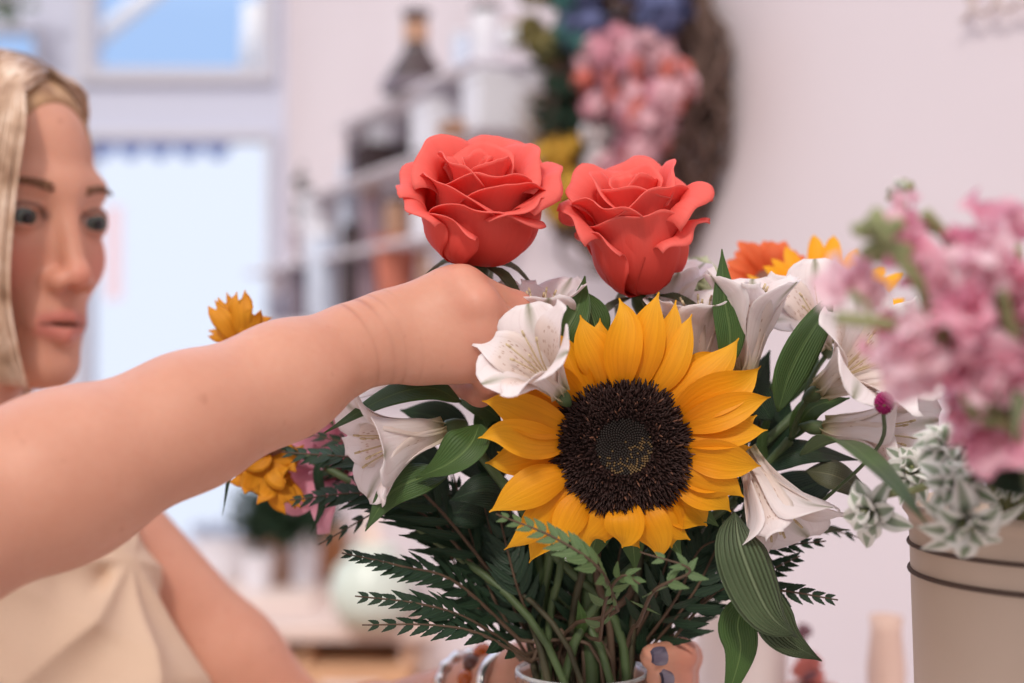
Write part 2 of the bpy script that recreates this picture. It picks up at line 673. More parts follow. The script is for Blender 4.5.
def surface_nets(f, lo, hi, h, B=8):
    lo = np.asarray(lo, float)
    nb = np.ceil((np.asarray(hi) - lo) / (h * B)).astype(int)
    N = nb * B + 1
    ii = np.stack(np.meshgrid(*[np.arange(k) for k in nb], indexing='ij'), -1).reshape(-1, 3)
    cen = lo + (ii + .5) * B * h
    dc = f(cen)
    val = np.repeat(np.repeat(np.repeat(np.sign(dc).reshape(nb).astype(np.float32), B, 0), B, 1), B, 2)
    val = np.pad(val, ((0, 1),) * 3, mode='edge')
    keep = ii[np.abs(dc) < B * h * .87 + .012]
    loc = np.stack(np.meshgrid(*[np.arange(B + 1)] * 3, indexing='ij'), -1).reshape(-1, 3)
    for s in range(0, len(keep), 400):
        kk = keep[s:s + 400]
        idx = (kk[:, None, :] * B + loc[None]).reshape(-1, 3)
        val[idx[:, 0], idx[:, 1], idx[:, 2]] = f(lo + idx * h)
    ins = val < 0
    c = [ins[i:N[0] - 1 + i, j:N[1] - 1 + j, k:N[2] - 1 + k] for i in (0, 1) for j in (0, 1) for k in (0, 1)]
    tot = sum(x.astype(np.uint8) for x in c)
    cells = np.argwhere((tot > 0) & (tot < 8))
    corner = np.array([(i, j, k) for i in (0, 1) for j in (0, 1) for k in (0, 1)])
    cv = np.stack([val[tuple((cells + o).T)] for o in corner], 1)
    acc = np.zeros((len(cells), 3)); cnt = np.zeros(len(cells))
    for a in range(8):
        for b in range(a + 1, 8):
            if np.abs(corner[a] - corner[b]).sum() != 1:
                continue
            m = (cv[:, a] < 0) != (cv[:, b] < 0)
            t = cv[:, a] / np.where(m, cv[:, a] - cv[:, b], 1)
            acc[m] += (corner[a] + t[:, None] * (corner[b] - corner[a]))[m]; cnt[m] += 1
    verts = lo + (cells + acc / cnt[:, None]) * h
    M = N - 1
    key = (cells[:, 0] * M[1] + cells[:, 1]) * M[2] + cells[:, 2]
    faces = []
    for ax in range(3):
        o = [t for t in range(3) if t != ax]
        sl0 = [slice(1, M[t]) for t in range(3)]; sl1 = list(sl0)
        sl0[ax] = slice(0, M[ax]); sl1[ax] = slice(1, M[ax] + 1)
        a = ins[tuple(sl0)]; b = ins[tuple(sl1)]
        e = np.argwhere(a != b)
        st = a[tuple(e.T)]
        off = np.ones(3, int); off[ax] = 0
        e = e + off
        q = []
        for (u, v) in ((0, 0), (1, 0), (1, 1), (0, 1)):
            cc = e.copy(); cc[:, o[0]] -= u; cc[:, o[1]] -= v
            q.append(np.searchsorted(key, (cc[:, 0] * M[1] + cc[:, 1]) * M[2] + cc[:, 2]))
        q = np.stack(q, 1)
        fl = st if ax != 1 else ~st
        q[~fl] = q[~fl][:, ::-1]
        faces.append(q)
    return verts, np.concatenate(faces)


def sdf_object(name, f, lo, hi, h, mat, parent, attrs=None, smooth_it=0):
    v, q = surface_nets(f, lo, hi, h)
    me = bpy.data.meshes.new(name)
    me.vertices.add(len(v)); me.loops.add(q.size); me.polygons.add(len(q))
    org = world_loc(parent) if parent is not None else np.zeros(3)
    me.vertices.foreach_set('co', (v - org).astype(np.float32).ravel())
    me.loops.foreach_set('vertex_index', q.astype(np.int32).ravel())
    me.polygons.foreach_set('loop_start', np.arange(0, q.size, 4, dtype=np.int32))
    me.update(calc_edges=True)
    me.polygons.foreach_set('use_smooth', np.ones(len(q), bool))
    for k, fn in (attrs or {}).items():
        a = me.attributes.new(k, 'FLOAT', 'POINT')
        a.data.foreach_set('value', fn(v).astype(np.float32))
    me.materials.append(mat)
    me.validate()
    o = bpy.data.objects.new(name, me); COL.objects.link(o)
    o.parent = parent
    return o


def gauss(x, s):
    return np.exp(-(x / s) ** 2)


def near_head(p):
    return (np.linalg.norm(p, axis=1) < .15).astype(float)


def m_lips(v):
    p = (v - HC) @ HR
    p[:, 0] /= LX
    a = np.abs(p[:, 0])
    up = gauss(np.maximum(np.abs(p[:, 2] + .0655 + .22 * np.maximum(a - .004, 0)) - .0015, 0), .0035)
    lo = gauss(np.maximum(np.abs(p[:, 2] + .0785 - .22 * a) - .002, 0), .0045)
    return np.maximum(up, lo) * gauss(np.maximum(a - .018, 0), .005) * (p[:, 1] > .06) * near_head(p)


def m_blush(v):
    p = (v - HC) @ HR
    p[:, 0] /= LX
    a = np.abs(p[:, 0])
    c = gauss(a - .042, .022) * gauss(p[:, 2] + .034, .022) * (p[:, 1] > .0)
    n = gauss(a, .014) * gauss(p[:, 2] + .040, .012) * (p[:, 1] > .07)
    return np.maximum(c, .8 * n) * near_head(p)


def m_dark(v):
    """eye line, lashes and mouth gap"""
    p = (v - HC) @ HR
    p[:, 0] /= LX
    a = np.abs(p[:, 0])
    e = np.sqrt(((a - .0315) / .0150) ** 2 + ((p[:, 2] + .001) / .0085) ** 2)
    lid = gauss(e - 1.0, .20) * (p[:, 1] > .05) * np.clip((p[:, 2] + .005) / .004, .35, 1)
    gap = gauss(p[:, 2] + .0716, .0012) * gauss(np.maximum(a - .017, 0), .003) * (p[:, 1] > .06)
    return np.maximum(lid, gap * .9) * near_head(p)


def m_wrist(v):
    ax = unit(R_W2 - R_F2)
    n = np.cross(ax, hand_n)
    s = (v - R_W) @ ax
    t = (v - R_W) @ n
    far = np.linalg.norm(v - R_W, axis=1) > .06
    s = s + 6.0 * t * t
    s[far] = -1
    return s


def m_knuckle(v):
    d = np.full(len(v), 9.0)
    for pts, rr in R_FINGERS + L_FINGERS:
        for q in pts[:3]:
            d = np.minimum(d, np.linalg.norm(v - q, axis=1))
    return gauss(np.maximum(d - .007, 0), .007)


def skin_material():
    t = NT('skin')
    base = t.ramp(t.noise(14, 4), [(.32, srgb(192, 134, 110)), (.68, srgb(208, 152, 128))])
    fine = t.noise(260, 3)
    base = t.mix(t.math('MULTIPLY', t.math('SUBTRACT', fine, .35, True), .35), base, srgb(190, 118, 92))
    frk = t.noise(115, 1.0)
    frm = t.math('MULTIPLY', t.math('SUBTRACT', frk, .72, True), 9.0, True)
    base = t.mix(t.math('MULTIPLY', frm, .28), base, srgb(150, 86, 60))
    at = lambda k: t.n('Attribute', attribute_name=k).outputs['Fac']
    base = t.mix(t.math('MULTIPLY', at('blush'), .55), base, srgb(208, 120, 104))
    base = t.mix(t.math('MULTIPLY', at('knuckle'), .38), base, srgb(214, 132, 116))
    base = t.mix(t.math('MULTIPLY', at('lips'), .65), base, srgb(182, 96, 90))
    base = t.mix(t.math('MULTIPLY', at('dark'), .85), base, srgb(62, 36, 30))
    # wrist creases
    s = at('wrist')
    cr = None
    for pos, wd, am in ((.004, .0011, .8), (.0125, .0013, 1.0), (.0185, .0010, .7), (.026, .0009, .4)):
        g = t.math('DIVIDE', t.math('SUBTRACT', s, pos), wd)
        g = t.math('MULTIPLY', t.math('POWER', 2.718, t.math('MULTIPLY', t.math('MULTIPLY', g, g), -1.0)), am)
        cr = g if cr is None else t.math('ADD', cr, g)
    br = t.math('MULTIPLY', cr, t.math('SUBTRACT', t.math('MULTIPLY', t.noise(24, 1), 3.2), .95, True), True)
    base = t.mix(t.math('MULTIPLY', br, .40), base, srgb(140, 80, 60))  # shade of the creases mixed into the skin colour
    bump = t.math('SUBTRACT', t.math('MULTIPLY', t.noise(420, 3), .14), t.math('MULTIPLY', br, .75))
    sh = t.principled(base, .48, .35, bump, .55, .0012, Subsurface_Weight=.22, Subsurface_Scale=.006)
    t.bsdf.inputs['Subsurface Radius'].default_value = (1.0, .35, .2)
    return t.done(sh)


M_skin = skin_material()
woman = thing('person', 'blonde woman in a beige apron top reaching over the bouquet to hold a coral rose',
              'person', (MIDS[0], MIDS[1], 0.0))
body = sdf_object('body', body_sdf, (-.62, .50, .97), (.16, 1.20, 1.58), .0018, M_skin, woman,
                  dict(lips=m_lips, blush=m_blush, dark=m_dark, wrist=m_wrist, knuckle=m_knuckle))
print('body verts', len(body.data.vertices))

# eyes
t = NT('eye')
u_, v_ = t.uv()
col = t.ramp(v_, [(0.0, srgb(16, 12, 12)), (.10, srgb(16, 12, 12)), (.115, srgb(86, 92, 84)), (.19, srgb(66, 74, 72)), (.215, srgb(40, 44, 46)), (.235, srgb(200, 184, 178)), (1, srgb(190, 168, 162))])
M_eye = t.done(t.principled(col, .12, .5))
gaze = unit(V(.75, -.55, -.28))
for sgn in (1, -1):
    mb = MB()
    c = H(sgn * .0315, .0665, -.001)
    th = np.linspace(0, math.pi, 26)
    mb.lathe(c, [(.0134 * math.sin(a), .0134 * math.cos(a)) for a in th], 32, axis=unit(.55 * gaze + .6 * hf))
    mb.build('eye', M_eye, woman)

# brows: short hairs
M_brow = plain('brow_hair', (132, 94, 72), .6, .2)
for sgn in (1, -1):
    mb = MB()
    for i in range(110):
        tt = random.random()
        a = sgn * (.014 + .034 * tt)
        c = .0185 + .0040 * math.sin(min(tt * 1.2, 1) * math.pi * .7) + random.uniform(-1, 1) * .0030 * (1 - .6 * tt)
        b0 = .09
        p = H(a, b0, c)
        for _ in range(60):                                   # march in to the skin
            dd = float(body_sdf(p[None])[0]) if _ % 1 == 0 else 0
            if dd < .0004:
                break
            p = p - hf * max(dd * .8, .0003)
        q = p + hl * sgn * .006 + hu * (.002 - .004 * tt) - hf * (.002 + .003 * tt) * .8
        mb.tube([p, (p + q) / 2 + hf * .0008, q + hf * .0006], [.0004, .00045, .0001], 4)
    mb.build('eyebrow', M_brow, woman)

# nails of the hand on the vase
M_nail = plain('nail_polish', (98, 90, 108), .15, .6)
for pts, rr in L_FINGERS:
    a, b = pts[2], pts[3]
    ax = unit(b - a)
    outw = unit((b - V(VC[0], VC[1], b[2])))
    outw = unit(outw * .2 + V(-.05, -1, .30))
    n0 = unit(outw - np.dot(outw, ax) * ax)
    mb = MB()
    s = np.cross(ax, n0)
    g = np.zeros((7, 7, 3)); gi = np.zeros((7, 7, 3))
    for i, tt in enumerate(np.linspace(-.0052, .0062, 7)):
        wd = .0056 * (1 - .25 * (abs(tt) / .0062) ** 4)
        for j, uu in enumerate(np.linspace(-1, 1, 7)):
            an = uu * .72 * wd / .0056
            r = rr[3] + .0005 - .0004 * (abs(tt) / .006) ** 2
            g[i, j] = b + ax * (tt + .0008) + r * (math.cos(an) * n0 + math.sin(an) * s)
            gi[i, j] = b + ax * (tt + .0008) + (r - .0016) * (math.cos(an) * n0 + math.sin(an) * s)
    mb.grid(g); mb.grid(gi, flip=True)
    nl = mb.build('fingernail', M_nail, woman)
    nl['label'] = 'glossy grey-purple painted fingernail'

# ------------------------------------------------------------------ apron top
def apron_sdf(p):
    d = torso_core(p, .008)
    d = smin(d, cone(p, P(62, 585, .985), P(92, 715, .955), .048, .072), .03)
    w_ = (p - MIDS)
    a = w_ @ bs_; z = w_[:, 2]; b = w_ @ bf
    o = P(112, 556, .97)
    da = (p - o) @ bs_; dz = (p - o)[:, 2]
    th = np.arctan2(da, -dz); rr = np.sqrt(da * da + dz * dz)
    fold = .0105 * np.abs(np.sin(4.2 * th + .6 + 6 * rr)) * np.clip(rr / .06, 0, 1)
    fold = fold + .0050 * np.abs(np.sin(30 * a + 18 * z + 3 * np.sin(11 * z)))
    pit = np.exp(-(((p - P(107, 578, .955)) / V(.006, .03, .008)) ** 2).sum(1))
    fold = fold + .012 * pit
    d = d + fold * .8 - .010
    d = smax(d, a - .150 + .25 * z, .006)
    d = smax(d, -(cone(p, RS, R_EL, .056, .05)), .006)
    d = smax(d, -cone(p, NECK0, NECK1 + V(0, 0, .05), .066, .075), .004)
    return smax(d, .99 - p[:, 2], .004)


t = NT('apron_canvas')
u = t.noise(900, 2); cb = t.ramp(t.noise(9, 3), [(.3, srgb(206, 176, 152)), (.7, srgb(220, 192, 168))])
M_apron = t.done(t.principled(t.mix(t.math('MULTIPLY', u, .25), cb, srgb(170, 140, 112)), .75, .2, u, .3, .0008))
ap = sdf_object('apron_top', apron_sdf, (-.62, .62, .98), (-.1, 1.20, 1.30), .0026, M_apron, woman)

# ------------------------------------------------------------------ hair
t = NT('blonde_hair')
u_, v_ = t.uv()
at = t.n('ObjectInfo')
nz = t.noise(55, 3)
hc = t.ramp(nz, [(.28, srgb(160, 124, 98)), (.5, srgb(206, 174, 148)), (.72, srgb(236, 214, 194))])
hc = t.mix(t.math('SUBTRACT', 1.0, t.math('MULTIPLY', v_, 9.0), True), hc, srgb(128, 94, 66))
M_hair = t.done(t.principled(hc, .35, .45))


def cap_sdf(pw):
    p = (pw - HC) @ HR
    p[:, 0] /= LX
    d = ell(p, (0, -.014, .030), (.0700, .093, .0845))
    face = ell(p, (.014, .096, -.040), (.080, .090, .131))
    d = smax(d, -face, .006)
    return smax(d, -.055 - p[:, 2], .01)


t = NT('hair_roots')
M_cap = t.done(t.principled(t.ramp(t.noise(70, 3), [(.3, srgb(146, 106, 74)), (.7, srgb(196, 158, 120))]), .5, .3))
hair = MB()


def strand(pts, r, n=18):
    c = bez(pts, n)
    tt = np.linspace(0, 1, n)
    hair.tube(c, r * np.minimum(1, 3.2 * (1 - tt) + .12), 5)


def on_cap(a, b, c, lift=.0):
    """push a head-frame point to the cap surface plus lift"""
    q = np.array([a, b, c]) - np.array([0, -.014, .030])
    r = np.array([.0700, .093, .0845]) + lift
    return np.array([0, -.014, .030]) + q / np.linalg.norm(q / r)


for side in (-1, 1):
    for i in range(330):
        s = random.random()
        b0 = .054 - .14 * s + random.uniform(-.004, .004)                 # along the parting, front to back
        lift = random.uniform(.000, .010)
        part_a = .012
        root = on_cap(part_a + side * .003, b0, .115, lift * .5)
        fwd = max(0.0, 1 - s * 2.2)
        w1 = on_cap(part_a + side * .045, b0 + .012 * fwd, .085, lift + .003)
        w2 = on_cap(side * .075, b0 * .75 - .004 + .020 * fwd, .035, lift + .004)
        w3 = np.array([side * (.079 + lift), b0 * .62 + .006 + .020 * fwd, -.025 + random.uniform(-.005, .005)])
        w4 = np.array([side * (.074 + lift + random.uniform(-.004, .006)), b0 * .5 + .012 * fwd + random.uniform(-.006, .006), -.09])
        w5 = np.array([side * (.066 + random.uniform(-.010, .012)), b0 * .45 - .004 + random.uniform(-.012, .012), -.15 - random.uniform(0, .05)])
        if side > 0 :                                                     # her left side is swept behind the ear
            w1 = on_cap(side * .05, b0 - .028, .085, lift + .002)
            w2 = on_cap(side * .070, min(b0 * .6 - .05, -.012), .03, lift + .002)
            w3 = np.array([side * (.068 + lift), min(b0, .0) * .5 - .03, -.03])
            w4 = np.array([side * (.066 + lift), min(b0, .0) * .5 - .045, -.09])
            w5 = np.array([side * (.056), -.05 + random.uniform(-.02, .02), -.16 - random.uniform(0, .04)])
        strand([H(*x) for x in (root, w1, w2, w3, w4, w5)], random.uniform(.0009, .0019))
for i in range(150):                                                      # loose locks falling beside the cheek
    e = random.random() ** 1.4
    x = -46 * e
    k = random.uniform(-.006, .006)
    strand([H(*on_cap(.012, .050 - .03 * e, .118, random.uniform(0, .004))), H(*on_cap(-.022, .058 - .02 * e, .1, .006 + random.uniform(0, .004))), P(25 + x, 122, .928 + k), P(14 + x, 205, .918 + k),
            P(9 + x, 290, .922 + k), P(17 + x * .9, 345, .928 + k), P(28 + x * .8, 388 - 5 * e, .932 + k)], random.uniform(.0006, .0012), 24)
cap = sdf_object('hair', cap_sdf, HC - .14, HC + .15, .0025, M_cap, woman)
ho = hair.build('hair_strands', M_hair, cap)
cap['label'] = 'straight blonde hair with darker roots'
ho['kind'] = 'stuff'
# ------------------------------------------------------------------ bracelets and lower body
M_silver = plain('silver', (214, 212, 214), .22, .6, metal=1.0)
M_amber = NT('amber'); M_amber = M_amber.done(M_amber.principled(srgb(176, 84, 30), .12, .6, Subsurface_Weight=.2))
M_bead = plain('brown_bead', (96, 60, 52), .3, .5)
wx = unit(L_W2 - (L_EL + .35 * (L_W - L_EL)))


def bangle(pos, R1_, R2_, r, mat, name, label, tilt=0.0, n=48):
    c0 = L_EL + (L_W - L_EL) * pos if pos <= 1 else L_W + (L_W2 - L_W) * (pos - 1)
    n1 = unit(lh_n - np.dot(lh_n, wx) * wx); n2 = np.cross(wx, n1)
    ax2 = unit(wx + tilt * n2)
    n2 = np.cross(ax2, n1)
    return c0, n1, n2, ax2


def ring_mesh(pos, ra, rb, r, tilt, flat=None, bumps=0):
    c0, n1, n2, ax2 = bangle(pos, ra, rb, r, None, '', '', tilt)
    pts = []
    for a in np.linspace(0, 2 * math.pi, 65):
        pts.append(c0 + ra * math.cos(a) * n1 + rb * math.sin(a) * n2)
    mb = MB(); rr = r * (1 + .25 * np.sin(np.linspace(0, bumps * 2 * math.pi, 65))) if bumps else r
    mb.tube(pts, rr, 10, cap=False, flat=flat)
    return mb, c0, n1, n2, ax2


mb, *_ = ring_mesh(.93, .0265, .0305, .0030, .10, None, 16)
b_ = mb.build('bracelet', M_silver, woman); b_['label'] = 'knobbly silver bracelet, first from the elbow'
mb, *_ = ring_mesh(2.0, .0245, .0300, .0034, -.06)
b_ = mb.build('bracelet', M_silver, woman); b_['label'] = 'smooth silver bangle nearest the hand'
mb, c0, n1, n2, ax2 = ring_mesh(1.40, .0235, .0285, .0008, .02)
b_ = mb.build('bracelet', M_bead, woman); b_['label'] = 'string of amber and brown beads in the middle'
for k in range(15):
    a = 2 * math.pi * k / 15
    p = c0 + .0245 * math.cos(a) * n1 + .0292 * math.sin(a) * n2
    mb = MB(); R = .0058 if k % 3 else .0066
    mb.lathe(p, [(R * math.sin(t_), -R * .85 * math.cos(t_)) for t_ in np.linspace(.02, math.pi - .02, 9)], 12, axis=ax2)
    mb.build('bead', M_amber if k % 2 else M_bead, b_)


def legs_sdf(p):
    hip = V(WAIST[0], WAIST[1], .92)
    d = ell(p, hip, (.135, .115, .14))
    d = smin(d, ell(p, WAIST + V(0, 0, .04), (.118, .095, .14)), .06)
    for s in (-1, 1):
        a = hip + s * .085 * bs_ + V(0, 0, -.06)
        b = V(a[0] + .01, a[1], .48); c = V(a[0], a[1] + .01, .07)
        l = smin(cone(p, a, b, .085, .062), cone(p, b, c, .062, .052), .02)
        d = smin(d, l, .02)
    return smax(d, .06 - p[:, 2], .004)


M_trous = plain('grey_trousers', (104, 104, 114), .8, .2, .08, 40)
tr = sdf_object('trousers', legs_sdf, (-.72, .62, .04), (-.12, 1.26, 1.12), .007, M_trous, woman)
for s in (-1, 1):
    a = V(WAIST[0], WAIST[1], 0) + s * .085 * bs_
    sh = sdf_object('shoe', lambda p, a=a: smax(smin(ell(p, a + V(0, 0, .04), (.045, .045, .05)), ell(p, a + bf * .09 + V(0, 0, .02), (.085, .06, .042)), .03), .001 - p[:, 2], .003),
                    a + V(-.2, -.2, -.01), a + V(.25, .2, .12), .006, plain('white_shoe', (220, 216, 212), .6, .3) if s < 0 else bpy.data.materials['white_shoe'], woman)
# ================================================================== the vase and its bouquet
VX, VY, RIM = VC[0], VC[1], 1.171
COUNTER = 0.95


def petal_mat(name, base, tip, edge=None, streak=.25, trans=.3, rough=.5, tcol=None, sc=40, sheen=.25):
    t = NT(name)
    u, v = t.uv()
    # v runs along the petal in uv.x, across in uv.y
    along = u
    c = t.ramp(along, [(0, srgb(*base)), (.55, srgb(*tip)), (1, srgb(*(edge or tip)))])
    cmb = t.n('CombineXYZ'); t.link(t.math('MULTIPLY', v, 1.0), cmb.inputs[0]); t.link(t.math('MULTIPLY', u, .06), cmb.inputs[1])
    nz = t.noise(sc, 3, cmb.outputs[0])
    dk = tuple(max(0, x * .62) for x in srgb(*base)[:3]) + (1,)
    c = t.mix(t.math('MULTIPLY', t.math('SUBTRACT', .55, nz, True), streak * 6, True), c, dk)
    sh = t.principled(c, rough, .25, nz, .35, .0012)
    sh = t.translucent(sh, c if tcol is None else srgb(*tcol), trans)
    return t.done(sh)


def leaf_mat(name, top, vein, trans=.18, rough=.42, ribs=15, spec=.4, bs=.5):
    t = NT(name)
    u, v = t.uv()
    mid = t.math('ABSOLUTE', t.math('SUBTRACT', v, .5))
    ribs_ = t.math('SINE', t.math('MULTIPLY', v, ribs * 6.283))
    d = tuple(x * .72 for x in srgb(*top)[:3]) + (1,)
    c = t.ramp(t.noise(38, 3), [(.3, d), (.7, srgb(*top))])
    c = t.mix(t.math('MULTIPLY', t.math('ADD', ribs_, 1.0), .10), c, srgb(*vein))
    c = t.mix(t.math('SUBTRACT', 1.0, t.math('MULTIPLY', mid, 26.0), True), c, srgb(*vein))
    sh = t.principled(c, rough, spec, ribs_, bs, .0006)
    return t.done(t.translucent(sh, srgb(*vein), trans))


M_rose = petal_mat('rose_petal', (226, 70, 58), (243, 98, 86), (250, 126, 115), .05, .38, .55, (250, 84, 66), 26)
M_sun = petal_mat('sunflower_petal', (232, 140, 14), (246, 172, 28), (250, 186, 46), .22, .3, .5, (250, 170, 20), 16)
M_yel = petal_mat('yellow_daisy_petal', (206, 128, 20), (228, 160, 40), (222, 152, 40), .3, .3, .55, (240, 160, 30), 14)
M_org = petal_mat('orange_petal', (206, 84, 40), (226, 110, 62), (230, 124, 76), .2, .3, .55, (240, 100, 50), 14)
M_pinkp = petal_mat('pink_petal', (206, 120, 150), (224, 156, 178), (234, 184, 198), .2, .35, .55, (236, 150, 176), 14)
M_leaf = leaf_mat('broad_leaf', (74, 104, 52), (116, 142, 84))
M_leaf2 = leaf_mat('dull_leaf', (88, 104, 72), (126, 138, 106), .12, .5, 11, .35, .9)
M_leaf3 = leaf_mat('dark_leaf', (34, 58, 38), (58, 82, 54), .10)
M_leaf4 = leaf_mat('olive_leaf', (86, 90, 62), (120, 118, 88), .15)
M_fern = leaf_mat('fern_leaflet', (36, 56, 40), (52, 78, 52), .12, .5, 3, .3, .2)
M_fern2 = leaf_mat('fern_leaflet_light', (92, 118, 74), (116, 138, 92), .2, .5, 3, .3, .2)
M_stem = plain('green_stem', (74, 90, 56), .5, .35, .2, 60)
M_stemd = plain('dark_stem', (70, 66, 48), .55, .3, .25, 60)
M_stemr = plain('brown_stalk', (88, 70, 56), .6, .25, .2, 60)


def alstro_mat(spots):
    t = NT('alstroemeria_' + ('speckled' if spots else 'plain'))
    u, v = t.uv()
    c = t.ramp(u, [(0, srgb(196, 186, 140)), (.22, srgb(240, 226, 218)), (.6, srgb(250, 242, 242)), (1, srgb(252, 245, 245))])
    cmb = t.n('CombineXYZ'); t.link(v, cmb.inputs[0]); t.link(t.math('MULTIPLY', u, .05), cmb.inputs[1])
    vein = t.noise(24, 2, cmb.outputs[0])
    c = t.mix(t.math('MULTIPLY', t.math('SUBTRACT', .46, vein, True), 1.1, True), c, srgb(214, 186, 186))
    if spots:
        cm2 = t.n('CombineXYZ'); t.link(t.math('MULTIPLY', v, 13.0), cm2.inputs[0]); t.link(t.math('MULTIPLY', u, 10.0), cm2.inputs[1])
        vo = t.n('TexVoronoi', i_Scale=1.0); vo.voronoi_dimensions = '2D'; t.link(cm2.outputs[0], vo.inputs['Vector'])
        sp_ = t.math('LESS_THAN', vo.outputs['Distance'], .16)
        win = t.math('MULTIPLY', t.math('SUBTRACT', 1.0, t.math('MULTIPLY', t.math('ABSOLUTE', t.math('SUBTRACT', u, .50)), 3.6), True), 3.0, True)
        ce = t.math('LESS_THAN', t.math('ABSOLUTE', t.math('SUBTRACT', v, .5)), .34)
        c = t.mix(t.math('MULTIPLY', t.math('MULTIPLY', sp_, win), t.math('MULTIPLY', ce, .55)), c, srgb(160, 104, 80))
        c = t.mix(t.math('MULTIPLY', win, .14), c, srgb(226, 176, 90))
    else:
        st = t.math('MULTIPLY', t.math('SUBTRACT', 1.0, t.math('MULTIPLY', t.math('ABSOLUTE', t.math('SUBTRACT', v, .5)), 8.0), True),
                    t.math('SUBTRACT', t.math('MULTIPLY', u, 2.2), 1.25, True), True)
        c = t.mix(t.math('MULTIPLY', st, .9), c, srgb(132, 132, 84))
    return t.done(t.translucent(t.principled(c, .5, .25, vein, .4, .001), c, .35))


M_stam = plain('pale_stamen', (206, 186, 150), .6, .2)
M_als = alstro_mat(False)
M_alsp = alstro_mat(True)


def stem_path(top, k, side=None):
    """From a flower's foot through the mouth of the vase to its bottom."""
    a = k * 2.39996
    r = .029 * math.sqrt(((k * 7) % 19 + .5) / 19)
    off = V(math.cos(a) * r, math.sin(a) * r, 0)
    if side is not None:
        off = V(side[0], side[1], 0)
    rim = V(VX, VY, RIM) + off
    bot = V(VX, VY, COUNTER + .012) - off * .62
    top = np.asarray(top, float)
    mid = rim + (top - rim) * .5 + V(0, 0, .10 * abs(top[0] - VX))
    return [top, mid, rim, bot]


def add_stem(root, top, k, r=.0024, mat=None, side=None, name='stem', extra=None):
    mb = MB()
    pts = stem_path(top, k, side)
    if extra is not None:
        pts = [pts[0]] + list(extra) + pts[2:]
    c = bez(pts, 22)
    mb.tube(c, r, 8)
    mb.build(name, mat or M_stem, root)
    return c


def base_of(top, k, side=None):
    return stem_path(top, k, side)[-1]


# ------------------------------------------------------------------ glass vase
t = NT('clear_glass')
tr_ = t.n('BsdfTransparent'); gl_ = t.n('BsdfGlossy', i_Roughness=.03); lw = t.n('LayerWeight', i_Blend=.28)
mx_ = t.n('MixShader'); t.link(t.math('ADD', t.math('MULTIPLY', lw.outputs['Facing'], .55), .04, True), mx_.inputs[0])
t.link(tr_.outputs[0], mx_.inputs[1]); t.link(gl_.outputs[0], mx_.inputs[2])
tr_.inputs[0].default_value = (.95, .965, .965, 1)
M_glass = t.done(mx_.outputs[0])
vz = thing('glass_vase', 'clear glass vase held in the left hand, filled with the bouquet', 'vase', (VX, VY, COUNTER))
mb = MB()
h = RIM - COUNTER
ro = .0365
prof = [(0.0005, 0), (.030, 0), (.0335, .003), (.0345, .02), (ro - .0008, h - .01), (ro + .0006, h - .003), (ro + .0002, h), (ro - .0020, h + .0003), (ro - .0030, h - .004),
        (ro - .0034, h - .012), (.0318, .02), (.029, .011), (0.0005, .010)]
mb.lathe((VX, VY, COUNTER), prof, 64)
mb.build('glass_body', M_glass, vz)
t = NT('glass_edge')
M_edge = t.done(t.principled((.9, .93, .94, 1), .05, .9, Transmission_Weight=.6, IOR=1.5))
mb = MB(); an = np.linspace(0, 2 * math.pi, 73)
mb.tube([(VX + (ro - .001) * math.cos(a), VY + (ro - .001) * math.sin(a), RIM - .0004) for a in an], .0013, 8, cap=False)
mb.build('rim', M_edge, vz)

# ------------------------------------------------------------------ sunflower
SFC = P(624, 447, .705)
sn = unit(V(-.04, -1, .10))
sx = unit(np.cross(V(0, 0, 1), sn)) * -1
if sx[0] < 0:
    sx = -sx
sy = np.cross(sn, sx)
if sy[2] < 0:
    sy = -sy
sf = thing('sunflower', 'large yellow sunflower with a dark brown centre facing forward', 'sunflower', base_of(SFC, 3))
add_stem(sf, SFC - .012 * sn * 1.0, 3, .0052, M_stem, side=(.004, -.012), extra=[SFC - sn * .028 + V(0, 0, -.012), V(VX + .004, VY - .018, RIM + .07)])
mb = MB()                                                     # receptacle and sepals behind
mb.lathe(SFC - sn * .016, [(.0005, 0), (.012, .001), (.026, .006), (.033, .011), (.033, .013), (.001, .014)], 32, axis=sn)
mb.build('receptacle', M_stem, sf)
for i in range(16):
    a = i * 2 * math.pi / 16 + .1
    e = math.cos(a) * sx + math.sin(a) * sy
    mb = MB()
    blade(mb, [SFC - sn * .011 + e * .026, SFC - sn * .013 + e * .044, SFC - sn * .018 + e * .062], .0085, sn, 9, 5, lambda x: prof_leaf(x, 1.1, .3))
    mb.build('sepal', M_leaf, sf)

